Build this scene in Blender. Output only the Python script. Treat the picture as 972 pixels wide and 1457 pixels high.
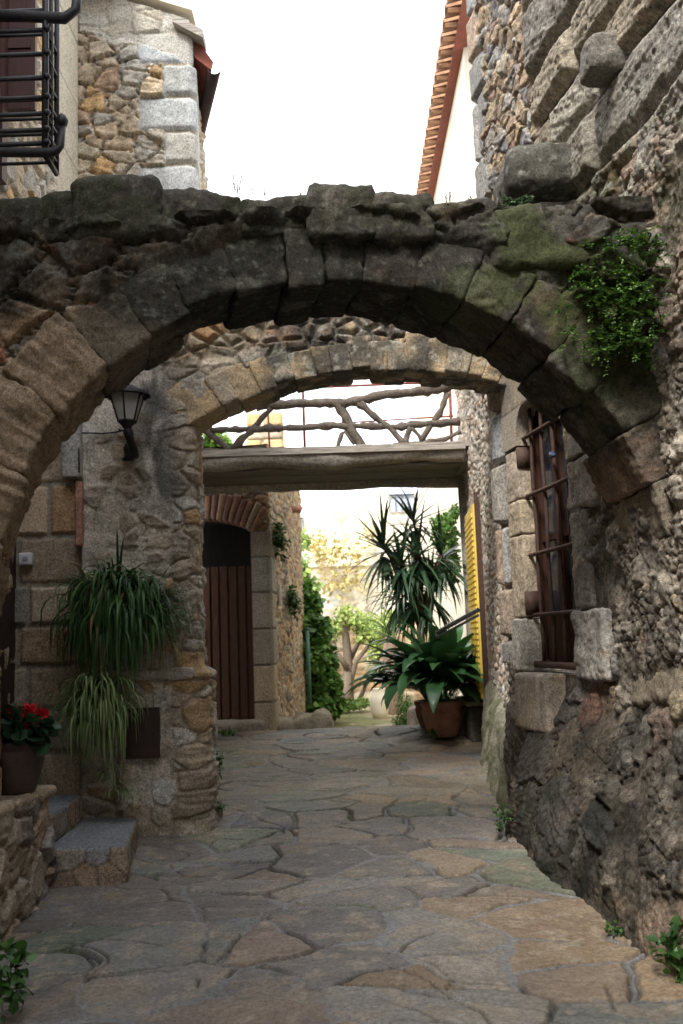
import bpy, math, random
import numpy as np
from mathutils import Matrix, Vector
from math import radians, sin, cos, pi, sqrt

for _o in list(bpy.data.objects):
    bpy.data.objects.remove(_o, do_unlink=True)
S = bpy.context.scene
COL = S.collection

# ------------------------------------------------------------ camera
PITCH, ROLL, FPX = radians(7.4), radians(2.0), 1400.0
_f = np.array([0, cos(PITCH), sin(PITCH)])
_r0 = np.array([1.0, 0, 0]); _u0 = np.array([0, -sin(PITCH), cos(PITCH)])
_U = _u0 * cos(ROLL) + _r0 * sin(ROLL)
_R = _r0 * cos(ROLL) - _u0 * sin(ROLL)
EYE = np.array([0, 0, 1.6])
cam_d = bpy.data.cameras.new('camera')
cam = bpy.data.objects.new('camera', cam_d)
COL.objects.link(cam)
m = Matrix.Identity(4)
for i in range(3):
    m[i][0] = _R[i]; m[i][1] = _U[i]; m[i][2] = -_f[i]; m[i][3] = EYE[i]
cam.matrix_world = m
cam_d.sensor_fit = 'VERTICAL'; cam_d.sensor_height = 36.0
cam_d.lens = FPX / 1457.0 * 36.0
cam_d.clip_start = 0.05; cam_d.clip_end = 500
cam_d.dof.use_dof = True
cam_d.dof.focus_distance = 5.4
cam_d.dof.aperture_fstop = 3.6
S.camera = cam

# ------------------------------------------------------------ world, sun, exposure
SUN_EL, SUN_AZ = radians(50), radians(205)     # azimuth clockwise from +Y: the sun stands behind the camera, a little left
wd = bpy.data.worlds.new('World'); S.world = wd; wd.use_nodes = True
nt = wd.node_tree; nt.nodes.clear()
sky = nt.nodes.new('ShaderNodeTexSky'); sky.sky_type = 'NISHITA'; sky.sun_disc = False
sky.sun_elevation = SUN_EL; sky.sun_rotation = SUN_AZ
sky.air_density = 1.0; sky.dust_density = 3.0; sky.ozone_density = 1.0
tc = nt.nodes.new('ShaderNodeTexCoord')
nz = nt.nodes.new('ShaderNodeTexNoise'); nz.inputs['Scale'].default_value = 1.6; nz.inputs['Detail'].default_value = 5
rp = nt.nodes.new('ShaderNodeValToRGB')
rp.color_ramp.elements[0].position = 0.3; rp.color_ramp.elements[0].color = (8.5, 8.8, 9.4, 1)
rp.color_ramp.elements[1].position = 0.7; rp.color_ramp.elements[1].color = (11, 11, 11.2, 1)
mx = nt.nodes.new('ShaderNodeMix'); mx.data_type = 'RGBA'; mx.inputs['Factor'].default_value = 0.88
bg = nt.nodes.new('ShaderNodeBackground'); bg.inputs['Strength'].default_value = 0.10
ow = nt.nodes.new('ShaderNodeOutputWorld')
nt.links.new(tc.outputs['Generated'], nz.inputs['Vector']); nt.links.new(nz.outputs['Fac'], rp.inputs['Fac'])
nt.links.new(sky.outputs['Color'], mx.inputs['A']); nt.links.new(rp.outputs['Color'], mx.inputs['B'])
nt.links.new(mx.outputs['Result'], bg.inputs['Color']); nt.links.new(bg.outputs['Background'], ow.inputs['Surface'])
sd = bpy.data.lights.new('sun', 'SUN'); sd.energy = 1.5; sd.angle = radians(14); sd.color = (1.0, 0.95, 0.87)
sun = bpy.data.objects.new('sun', sd); COL.objects.link(sun)
_sv = Vector((sin(SUN_AZ) * cos(SUN_EL), cos(SUN_AZ) * cos(SUN_EL), sin(SUN_EL)))
sun.rotation_euler = _sv.to_track_quat('Z', 'Y').to_euler()
sun.location = (0, 0, 30)
S.view_settings.view_transform = 'Standard'; S.view_settings.look = 'None'
S.view_settings.gamma = 1.0; S.view_settings.use_curve_mapping = False
S.view_settings.exposure = 1.70

# ------------------------------------------------------------ picking helpers: photo measurement -> metres
def ray(px, py):
    return _f + _R * (px - 486) / FPX - _U * (py - 728.5) / FPX
def at(px, py, D):
    d = ray(px, py); return EYE + d * (D / d[1])
def atz(px, py, z):
    d = ray(px, py); return EYE + d * ((z - 1.6) / d[2])
TW_C, TW_K = 2.256, 0.153                     # plane of the tower wall: X = C - K*Y
def twx(y): return TW_C - TW_K * y
def att(px, py, off=0.0):
    d = ray(px, py); t = (TW_C - off) / (d[0] + TW_K * d[1]); return EYE + d * t

# ------------------------------------------------------------ numpy noise
def _h(i, j, k, s):
    with np.errstate(over='ignore'):
        x = (i.astype(np.int64) * 374761393 + j.astype(np.int64) * 668265263 + k.astype(np.int64) * 2147483647 + int(s) * 1274126177) & 0xffffffff
        x = ((x ^ (x >> 13)) * 1274126177) & 0xffffffff
        x = ((x ^ (x >> 16)) * 2246822519) & 0xffffffff
        x = x ^ (x >> 15)
    return (x & 0xffffff) / float(0xffffff)
def h2(i, j, s): return _h(i, j, np.zeros_like(i), s)
def vn(P, sc, s=0):
    Q = P * sc; I = np.floor(Q).astype(np.int64); F = Q - I; F = F * F * (3 - 2 * F)
    r = 0
    for a in (0, 1):
        wa = F[:, 0] if a else 1 - F[:, 0]
        for b in (0, 1):
            wb = F[:, 1] if b else 1 - F[:, 1]
            for c in (0, 1):
                wc = F[:, 2] if c else 1 - F[:, 2]
                r = r + wa * wb * wc * _h(I[:, 0] + a, I[:, 1] + b, I[:, 2] + c, s)
    return r
def fbm(P, sc, o=4, s=0, gain=.5):
    r = 0; amp = 1.; t = 0
    for k in range(o):
        r = r + amp * vn(P, sc * 2 ** k, s + 17 * k); t += amp; amp *= gain
    return r / t                                  # 0..1, mean .5
def sst(a, b, x):
    t = np.clip((x - a) / (b - a), 0, 1); return t * t * (3 - 2 * t)

def cells(U, V, su, sv, seed, jit=.85, wt=.25, row=.5):
    u = U / su; v = V / sv
    iv = np.floor(v).astype(np.int64)
    n = len(u); B1 = np.full(n, 1e9); B2 = np.full(n, 1e9)
    c1 = np.zeros((n, 2)); c2 = np.zeros((n, 2)); ids = np.zeros((n, 2), np.int64)
    for dv in (-1, 0, 1):
        r = iv + dv; off = (r % 2) * row
        iu = np.floor(u - off).astype(np.int64)
        for du in (-1, 0, 1):
            c = iu + du
            px = (c + .5 + off + jit * (h2(c, r, seed) - .5)) * su
            py = (r + .5 + jit * (h2(c, r, seed + 1) - .5)) * sv
            d = (U - px) ** 2 + (V - py) ** 2 * (su / sv) ** 1.0 - wt * h2(c, r, seed + 2) * su * su
            n1 = d < B1
            m2 = (~n1) & (d < B2)
            B2 = np.where(n1, B1, np.where(m2, d, B2))
            c2 = np.where(n1[:, None], c1, np.where(m2[:, None], np.stack([px, py], 1), c2))
            B1 = np.where(n1, d, B1)
            c1 = np.where(n1[:, None], np.stack([px, py], 1), c1)
            ids = np.where(n1[:, None], np.stack([c, r], 1), ids)
    dist = np.sqrt(((c2 - c1) ** 2).sum(1)) + 1e-6
    return ids, (B2 - B1) / (2 * dist), c1

def courses(U, V, rh, ln, seed, vj=.35, uj=.5):
    """squared stones in courses: rh course height, ln mean length"""
    q = V / rh; k = np.floor(q).astype(np.int64)
    lo = (k + vj * (h2(k, k * 0, seed) - .5)) * rh
    hi = (k + 1 + vj * (h2(k + 1, k * 0, seed) - .5)) * rh
    below = V < lo; above = V > hi
    k2 = np.where(below, k - 1, np.where(above, k + 1, k))
    lo = (k2 + vj * (h2(k2, k2 * 0, seed) - .5)) * rh
    hi = (k2 + 1 + vj * (h2(k2 + 1, k2 * 0, seed) - .5)) * rh
    L = ln * (.7 + .6 * h2(k2, k2 * 0 + 3, seed))
    o = h2(k2, k2 * 0 + 5, seed)
    p = U / L + o; c = np.floor(p).astype(np.int64)
    def bd(cc): return (cc + uj * (h2(cc, k2, seed + 9) - .5) - o) * L
    a = bd(c); b = bd(c + 1)
    c2 = np.where(U < a, c - 1, np.where(U > b, c + 1, c))
    a = bd(c2); b = bd(c2 + 1)
    e = np.minimum(np.minimum(U - a, b - U), np.minimum(V - lo, hi - V))
    return np.stack([c2, k2], 1), np.maximum(e, 0), np.stack([(a + b) / 2, (lo + hi) / 2], 1)

def pal(ids, palette, seed, var=.18):
    """palette: list of (weight, (r,g,b))"""
    w = np.array([p[0] for p in palette], float); w = np.cumsum(w / w.sum())
    c = np.array([p[1] for p in palette])
    r = h2(ids[:, 0], ids[:, 1], seed + 31)
    k = np.clip(np.searchsorted(w, r), 0, len(c) - 1)
    C = c[k].copy()
    b = 1 + var * 2 * (h2(ids[:, 0], ids[:, 1], seed + 32) - .5)
    t = .10 * (h2(ids[:, 0], ids[:, 1], seed + 33) - .5)
    C *= b[:, None]; C[:, 0] *= 1 + t; C[:, 2] *= 1 - t
    C *= np.array((.96, 1.0, 1.07))
    return C

def masonry(U, V, P, kind='rubble', su=.3, sv=.16, seed=1, joint=.012, rnd=.03, depth=.035, off=.02, tilt=.25,
            warp=.05, wsc=5., rough=.012, palette=None, mortar=(.30, .28, .24), jit=.85, chink=False, wt=.25, smear=0., mvar=.15, var=.18, grain=(.6, 1.3), vj=.35, layer=0., keep=1.):
    w1 = (fbm(P, wsc, 3, seed + 50) - .5) * 2 * warp
    w2 = (fbm(P, wsc, 3, seed + 60) - .5) * 2 * warp
    u = U + w1; v = V + w2
    if kind == 'rubble': ids, e, c = cells(u, v, su, sv, seed, jit, wt)
    else: ids, e, c = courses(u, v, sv, su, seed, vj)
    C = pal(ids, palette, seed, var)
    jn = joint * (1 + smear * 2 * (fbm(P, 4., 3, seed + 70) - .3).clip(0) * 3)
    f = sst(jn * .5, jn * .5 + rnd, e)
    kp = (h2(ids[:, 0], ids[:, 1], seed + 44) < keep).astype(float); f = f * kp
    so = off * (h2(ids[:, 0], ids[:, 1], seed + 5) - .3)
    t1 = (h2(ids[:, 0], ids[:, 1], seed + 6) - .5) * tilt; t2 = (h2(ids[:, 0], ids[:, 1], seed + 7) - .5) * tilt
    n1 = fbm(P, 9, 4, seed + 80); n2 = fbm(P, 38, 3, seed + 90)
    H = f * (depth + so + t1 * (u - c[:, 0]) + t2 * (v - c[:, 1]) * .6)
    H += rough * (n1 - .5) * 2 * (.4 + .6 * f) + rough * .45 * (n2 - .5) * 2
    if layer > 0:                                  # bedding lines in the stone
        ang = (h2(ids[:, 0], ids[:, 1], seed + 8) - .5) * .8
        ly = fbm(np.stack([(u * .15), (v + u * ang) * 3.2, ids[:, 0] * 1.7], 1), 14, 3, seed + 95)
        H += f * layer * (ly - .5) * 2
        C *= (.82 + .36 * ly)[:, None]
    if chink:                                       # small stones packed into the wide joints
        i2, e2, c3 = cells(u * 1.0, v, .07, .04, seed + 200, .9, .3)
        cg = sst(.50, .58, fbm(P, 3.2, 3, seed + 210)) if chink == 'patch' else 1.
        k = (1 - f) * sst(.002, .012, e2) * cg
        H += k * depth * .65
        C2 = pal(i2, palette, seed + 7, .3)
        inj = (1 - sst(jn * .3, jn * .6 + rnd * .5, e)) * sst(.002, .007, e2) * cg
        C = C * (1 - inj[:, None]) + C2 * inj[:, None]
        mm = (1 - sst(jn * .3, jn * .5 + rnd * .3, e)) * (1 - sst(.002, .007, e2))
    else:
        mm = 1 - sst(jn * .6, jn * .6 + .010, e)
    mm = np.maximum(mm, 1 - kp)
    M = np.array(mortar)[None, :] * (1 + mvar * 2 * (n2 - .5))[:, None]
    C = C * (1 - mm[:, None]) + M * mm[:, None]
    g = grain[0] + (grain[1] - grain[0]) * fbm(P, 16, 4, seed + 110, .6)
    C = C * g[:, None]
    return H, C, f, e

def blend(C, col, m):
    return C * (1 - m[:, None]) + np.array(col)[None, :] * m[:, None]

# ------------------------------------------------------------ materials
def newmat(name):
    mt = bpy.data.materials.new(name); mt.use_nodes = True
    n = mt.node_tree; n.nodes.clear()
    o = n.nodes.new('ShaderNodeOutputMaterial'); b = n.nodes.new('ShaderNodeBsdfPrincipled')
    n.links.new(b.outputs[0], o.inputs[0]); return mt, n, b
def stone_mat(name, sc1=70., sc2=260., bump=.35, dist=.006, rough=.92, lo=.62, hi=1.4, speck=.0, spec=.25, grain=(.62, 1.38), pit=.30):
    mt, n, b = newmat(name)
    at_ = n.nodes.new('ShaderNodeAttribute'); at_.attribute_name = 'Col'
    tc = n.nodes.new('ShaderNodeTexCoord')
    a = n.nodes.new('ShaderNodeTexNoise'); a.inputs['Scale'].default_value = sc1; a.inputs['Detail'].default_value = 6; a.inputs['Roughness'].default_value = .65
    c = n.nodes.new('ShaderNodeTexNoise'); c.inputs['Scale'].default_value = sc2; c.inputs['Detail'].default_value = 3
    mr = n.nodes.new('ShaderNodeMapRange'); mr.inputs['From Min'].default_value = .3; mr.inputs['From Max'].default_value = .7
    mr.inputs['To Min'].default_value = lo; mr.inputs['To Max'].default_value = hi
    mu = n.nodes.new('ShaderNodeMix'); mu.data_type = 'RGBA'; mu.blend_type = 'MULTIPLY'; mu.inputs['Factor'].default_value = 1
    for t in (a, c): n.links.new(tc.outputs['Object'], t.inputs['Vector'])
    n.links.new(a.outputs['Fac'], mr.inputs['Value'])
    n.links.new(at_.outputs['Color'], mu.inputs['A']); n.links.new(mr.outputs['Result'], mu.inputs['B'])
    # fine grain and small dark pits
    m2 = n.nodes.new('ShaderNodeMapRange'); m2.inputs['From Min'].default_value = .32; m2.inputs['From Max'].default_value = .68
    m2.inputs['To Min'].default_value = grain[0]; m2.inputs['To Max'].default_value = grain[1]
    n.links.new(c.outputs['Fac'], m2.inputs['Value'])
    d = n.nodes.new('ShaderNodeTexNoise'); d.inputs['Scale'].default_value = sc1 * 1.7; d.inputs['Detail'].default_value = 4; d.inputs['Roughness'].default_value = .7
    n.links.new(tc.outputs['Object'], d.inputs['Vector'])
    m3 = n.nodes.new('ShaderNodeMapRange'); m3.inputs['From Min'].default_value = .30; m3.inputs['From Max'].default_value = .44
    m3.inputs['To Min'].default_value = pit; m3.inputs['To Max'].default_value = 1.
    n.links.new(d.outputs['Fac'], m3.inputs['Value'])
    mm = n.nodes.new('ShaderNodeMath'); mm.operation = 'MULTIPLY'; n.links.new(m2.outputs[0], mm.inputs[0]); n.links.new(m3.outputs[0], mm.inputs[1])
    mu2 = n.nodes.new('ShaderNodeMix'); mu2.data_type = 'RGBA'; mu2.blend_type = 'MULTIPLY'; mu2.inputs['Factor'].default_value = 1
    n.links.new(mu.outputs['Result'], mu2.inputs['A']); n.links.new(mm.outputs[0], mu2.inputs['B'])
    n.links.new(mu2.outputs['Result'], b.inputs['Base Color'])
    ad = n.nodes.new('ShaderNodeMath'); ad.operation = 'MULTIPLY_ADD'; ad.inputs[1].default_value = .45
    n.links.new(c.outputs['Fac'], ad.inputs[0]); n.links.new(a.outputs['Fac'], ad.inputs[2])
    bp = n.nodes.new('ShaderNodeBump'); bp.inputs['Strength'].default_value = bump; bp.inputs['Distance'].default_value = dist
    n.links.new(ad.outputs[0], bp.inputs['Height']); n.links.new(bp.outputs[0], b.inputs['Normal'])
    b.inputs['Roughness'].default_value = rough; b.inputs['Specular IOR Level'].default_value = spec
    return mt
def plain_mat(name, col, rough=.6, metal=0., var=.25, sc=18., bump=.15, stretch=(1, 1, 1), spec=.5, dist=.004):
    mt, n, b = newmat(name)
    tc = n.nodes.new('ShaderNodeTexCoord'); mp = n.nodes.new('ShaderNodeMapping'); mp.inputs['Scale'].default_value = stretch
    a = n.nodes.new('ShaderNodeTexNoise'); a.inputs['Scale'].default_value = sc; a.inputs['Detail'].default_value = 7; a.inputs['Roughness'].default_value = .6
    mr = n.nodes.new('ShaderNodeMapRange'); mr.inputs['From Min'].default_value = .3; mr.inputs['From Max'].default_value = .7
    mr.inputs['To Min'].default_value = 1 - var; mr.inputs['To Max'].default_value = 1 + var
    mu = n.nodes.new('ShaderNodeMix'); mu.data_type = 'RGBA'; mu.blend_type = 'MULTIPLY'; mu.inputs['Factor'].default_value = 1
    mu.inputs['A'].default_value = (*col, 1)
    n.links.new(tc.outputs['Object'], mp.inputs[0]); n.links.new(mp.outputs[0], a.inputs['Vector'])
    n.links.new(a.outputs['Fac'], mr.inputs['Value']); n.links.new(mr.outputs['Result'], mu.inputs['B'])
    n.links.new(mu.outputs['Result'], b.inputs['Base Color'])
    bp = n.nodes.new('ShaderNodeBump'); bp.inputs['Strength'].default_value = bump; bp.inputs['Distance'].default_value = dist
    n.links.new(a.outputs['Fac'], bp.inputs['Height']); n.links.new(bp.outputs[0], b.inputs['Normal'])
    b.inputs['Roughness'].default_value = rough; b.inputs['Metallic'].default_value = metal
    b.inputs['Specular IOR Level'].default_value = spec
    return mt
def leaf_mat(name, rough=.45, trans=.25, spec=.4):
    mt, n, b = newmat(name)
    at_ = n.nodes.new('ShaderNodeAttribute'); at_.attribute_name = 'Col'
    n.links.new(at_.outputs['Color'], b.inputs['Base Color'])
    b.inputs['Roughness'].default_value = rough; b.inputs['Specular IOR Level'].default_value = spec
    tr = n.nodes.new('ShaderNodeBsdfTranslucent'); n.links.new(at_.outputs['Color'], tr.inputs[0])
    ms = n.nodes.new('ShaderNodeMixShader'); ms.inputs[0].default_value = trans
    o = [x for x in n.nodes if x.type == 'OUTPUT_MATERIAL'][0]
    n.links.new(b.outputs[0], ms.inputs[1]); n.links.new(tr.outputs[0], ms.inputs[2]); n.links.new(ms.outputs[0], o.inputs[0])
    return mt
M_STONE = stone_mat('rough_stone', 60, 240, .7, .007, .93, .5, 1.5)
M_STONEF = stone_mat('weathered_stone', 42, 190, .9, .011, .95, .42, 1.6, pit=.18)
M_PAVE = stone_mat('slate_paving', 50, 260, .5, .006, .70, .60, 1.42, spec=.4, grain=(.78, 1.22), pit=.45)
M_FAR = stone_mat('distant_masonry', 9, 60, .3, .02, .95, .85, 1.15, grain=(.9, 1.1), pit=.7)
M_WOOD = plain_mat('weathered_grey_wood', (.33, .30, .265), .85, var=.5, sc=9, bump=.7, stretch=(.6, 6, 9), dist=.012)
M_BARK = stone_mat('gnarled_bark', 60, 200, .8, .012, .95, .45, 1.5)
M_BEAM = stone_mat('cracked_timber', 30, 160, .8, .01, .9, .6, 1.4)
M_RUSTR = plain_mat('red_rusty_iron', (.22, .055, .035), .7, var=.4, sc=30)
M_WOODD = plain_mat('shaded_dark_planks', (.13, .115, .10), .9, var=.6, sc=8, bump=.8, stretch=(.6, 9, 9), dist=.015)
M_IRON = plain_mat('black_wrought_iron', (.018, .018, .022), .55, .3, .5, 40, .4)
M_RUST = plain_mat('brown_rusty_iron', (.075, .040, .030), .75, .1, .45, 35, .4)
M_BROWN = plain_mat('brown_painted_wood', (.052, .025, .015), .8, var=.45, sc=12, bump=.5, stretch=(6, 6, .7), spec=.15)
M_BROWNM = plain_mat('brown_painted_metal', (.035, .016, .014), .6, var=.35, sc=14, bump=.3)
M_REDW = plain_mat('dark_red_wood', (.05, .014, .010), .5, var=.3, sc=10, stretch=(5, 5, .6))
M_TERRA = plain_mat('terracotta', (.38, .19, .125), .85, var=.28, sc=10, bump=.25)
M_TERRAD = plain_mat('dull_terracotta', (.16, .075, .05), .9, var=.3, sc=10, bump=.25)
M_PLAST = plain_mat('white_plastic', (.62, .63, .68), .35, var=.04, sc=8, bump=.03)
M_YEL = plain_mat('yellow_painted_slats', (.85, .62, .12), .6, var=.15, sc=8)
M_DARK = plain_mat('dark_interior', (.012, .011, .010), .95, var=.3)
M_BLUE = plain_mat('blue_glazed_ceramic', (.06, .09, .17), .25, var=.3, sc=25)
M_TILE = plain_mat('roof_tile', (.34, .19, .11), .9, var=.5, sc=7, bump=.4)
M_REDBR = plain_mat('red_brown_eave_boards', (.20, .055, .035), .8, var=.3, sc=7)
M_GREENP = plain_mat('green_painted_metal', (.05, .14, .11), .5, var=.2)
M_SOIL = plain_mat('potting_soil', (.03, .02, .014), 1., var=.5, sc=30, bump=.8)
M_PLASTER = plain_mat('pale_plaster', (.74, .68, .55), .95, var=.18, sc=1.2, bump=.2, dist=.02)
M_STEEL = plain_mat('grey_handrail_metal', (.22, .24, .27), .35, .7, .2, 20, .1)
M_LEAF = leaf_mat('leaf'); M_LEAFG = leaf_mat('glossy_leaf', .32, .15, .5)
def glass_mat(name, col, rough=.08, alpha=.5):
    mt, n, b = newmat(name)
    b.inputs['Base Color'].default_value = (*col, 1); b.inputs['Roughness'].default_value = rough
    tr = n.nodes.new('ShaderNodeBsdfTransparent'); ms = n.nodes.new('ShaderNodeMixShader'); ms.inputs[0].default_value = alpha
    o = [x for x in n.nodes if x.type == 'OUTPUT_MATERIAL'][0]
    n.links.new(tr.outputs[0], ms.inputs[1]); n.links.new(b.outputs[0], ms.inputs[2]); n.links.new(ms.outputs[0], o.inputs[0])
    return mt
M_GLASS = glass_mat('frosted_lamp_glass', (.46, .46, .44), .35, .7)
M_PANE = glass_mat('dusty_window_glass', (.05, .06, .075), .12, .92)
M_PANEF = glass_mat('sky_lit_window_glass', (.42, .48, .56), .3, .95)  # sky reflection painted into the pale pane colour
M_BULB = plain_mat('white_bulb_glass', (.75, .76, .78), .2, var=.02)

# ------------------------------------------------------------ object helpers
WL = {}
def tag(o, label=None, cat=None, group=None, kind=None):
    if label: o['label'] = label
    if cat: o['category'] = cat
    if group: o['group'] = group
    if kind: o['kind'] = kind
    return o
def thing(name, label, cat, loc=(0, 0, 0), group=None):
    o = bpy.data.objects.new(name, None); COL.objects.link(o)
    o.location = loc; o.empty_display_size = .2; WL[o.name] = np.array(loc, float)
    return tag(o, label, cat, group)
def mk(name, V, Fq, mat, parent=None, C=None, loc=None, smooth=True, label=None):
    V = np.asarray(V, float)
    base = WL[parent.name] if parent is not None else (np.array(loc, float) if loc is not None else np.zeros(3))
    me = bpy.data.meshes.new(name)
    V2 = V - base
    if isinstance(Fq, np.ndarray):
        nf, k = Fq.shape
        me.vertices.add(len(V2)); me.vertices.foreach_set('co', V2.ravel())
        me.loops.add(nf * k); me.loops.foreach_set('vertex_index', Fq.ravel().astype(np.int32))
        me.polygons.add(nf); me.polygons.foreach_set('loop_start', np.arange(0, nf * k, k, dtype=np.int32))
        me.polygons.foreach_set('loop_total', np.full(nf, k, np.int32))
    else:
        me.from_pydata([tuple(v) for v in V2], [], [tuple(int(i) for i in f) for f in Fq])
    me.update(calc_edges=True); me.validate(verbose=False)
    if C is not None:
        C = np.asarray(C, float)
        if C.ndim == 1: C = np.tile(C, (len(V2), 1))
        a = me.color_attributes.new('Col', 'FLOAT_COLOR', 'POINT')
        a.data.foreach_set('color', np.c_[np.clip(C, 0.003, 1), np.ones(len(C))].ravel())
    me.polygons.foreach_set('use_smooth', np.full(len(me.polygons), smooth))
    me.materials.append(mat)
    o = bpy.data.objects.new(name, me); COL.objects.link(o)
    if parent is not None: o.parent = parent; WL[o.name] = base
    else: o.location = base; WL[o.name] = base
    if label: o['label'] = label
    return o
def gridf(nu, nv, flip=False):
    i = np.arange((nu - 1) * (nv - 1)); a = (i // (nv - 1)) * nv + i % (nv - 1)
    q = np.stack([a, a + nv, a + nv + 1, a + 1], 1)
    return q[:, ::-1] if flip else q

class MB:
    def __init__(s): s.v = []; s.f = []; s.c = []; s.n = 0
    def add(s, V, F, C=None):
        V = np.asarray(V, float); s.v.append(V)
        for f in F: s.f.append(tuple(int(i) + s.n for i in f))
        if C is not None:
            C = np.asarray(C, float); s.c.append(np.tile(C, (len(V), 1)) if C.ndim == 1 else C)
        s.n += len(V); return s
    def box(s, lo, hi, C=None, rot=None, org=None):
        x0, y0, z0 = lo; x1, y1, z1 = hi
        V = np.array([(x0, y0, z0), (x1, y0, z0), (x1, y1, z0), (x0, y1, z0), (x0, y0, z1), (x1, y0, z1), (x1, y1, z1), (x0, y1, z1)], float)
        if rot is not None: V = (V - org) @ rot.T + org
        return s.add(V, [(3, 2, 1, 0), (4, 5, 6, 7), (0, 1, 5, 4), (1, 2, 6, 5), (2, 3, 7, 6), (3, 0, 4, 7)], C)
    def hexa(s, c8, C=None):
        return s.add(c8, [(3, 2, 1, 0), (4, 5, 6, 7), (0, 1, 5, 4), (1, 2, 6, 5), (2, 3, 7, 6), (3, 0, 4, 7)], C)
    def tube(s, pts, r, n=8, C=None, cap=True, sq=False):
        pts = np.asarray(pts, float); k = len(pts); r = np.broadcast_to(np.asarray(r, float), (k,))
        T = np.gradient(pts, axis=0); T /= np.linalg.norm(T, axis=1)[:, None] + 1e-9
        ref = np.array([0, 0, 1.]) if abs(T[0][2]) < .9 else np.array([1., 0, 0])
        V = []
        a0 = pi / 4 if sq else 0
        for i in range(k):
            a = np.cross(T[i], ref); a /= np.linalg.norm(a) + 1e-9; b = np.cross(T[i], a)
            ref2 = b
            for j in range(n):
                t = 2 * pi * j / n + a0; V.append(pts[i] + (a * cos(t) + b * sin(t)) * r[i])
        F = []
        for i in range(k - 1):
            for j in range(n): F.append((i * n + j, i * n + (j + 1) % n, (i + 1) * n + (j + 1) % n, (i + 1) * n + j))
        if cap: F.append(tuple(range(n))[::-1]); F.append(tuple((k - 1) * n + j for j in range(n)))
        return s.add(V, F, C)
    def lathe(s, c, prof, n=28, C=None, wob=0):
        V = []; k = len(prof)
        for (r, z) in prof:
            for j in range(n):
                t = 2 * pi * j / n; V.append((c[0] + r * cos(t), c[1] + r * sin(t), c[2] + z))
        F = []
        for i in range(k - 1):
            for j in range(n): F.append((i * n + j, i * n + (j + 1) % n, (i + 1) * n + (j + 1) % n, (i + 1) * n + j))
        F.append(tuple(range(n))[::-1]); F.append(tuple((k - 1) * n + j for j in range(n)))
        return s.add(V, F, C)
    def build(s, name, mat, parent=None, loc=None, smooth=False, label=None):
        V = np.concatenate(s.v); C = np.concatenate(s.c) if s.c and sum(map(len, s.c)) == len(V) else None
        return mk(name, V, s.f, mat, parent, C, loc, smooth, label)

_cub = {}
def cube_lat(n):
    if n in _cub: return _cub[n]
    na, nb, nc = n; idx = {}; V = []; F = []
    def g(i, j, k):
        t = (i, j, k)
        if t not in idx: idx[t] = len(V); V.append((2. * i / na - 1, 2. * j / nb - 1, 2. * k / nc - 1))
        return idx[t]
    for k, fl in ((0, 1), (nc, 0)):
        for i in range(na):
            for j in range(nb):
                q = [g(i, j, k), g(i + 1, j, k), g(i + 1, j + 1, k), g(i, j + 1, k)]; F.append(q[::-1] if fl else q)
    for j, fl in ((0, 0), (nb, 1)):
        for i in range(na):
            for k in range(nc):
                q = [g(i, j, k), g(i + 1, j, k), g(i + 1, j, k + 1), g(i, j, k + 1)]; F.append(q[::-1] if fl else q)
    for i, fl in ((0, 1), (na, 0)):
        for j in range(nb):
            for k in range(nc):
                q = [g(i, j, k), g(i, j + 1, k), g(i, j + 1, k + 1), g(i, j, k + 1)]; F.append(q[::-1] if fl else q)
    _cub[n] = (np.array(V), np.array(F)); return _cub[n]

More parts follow.
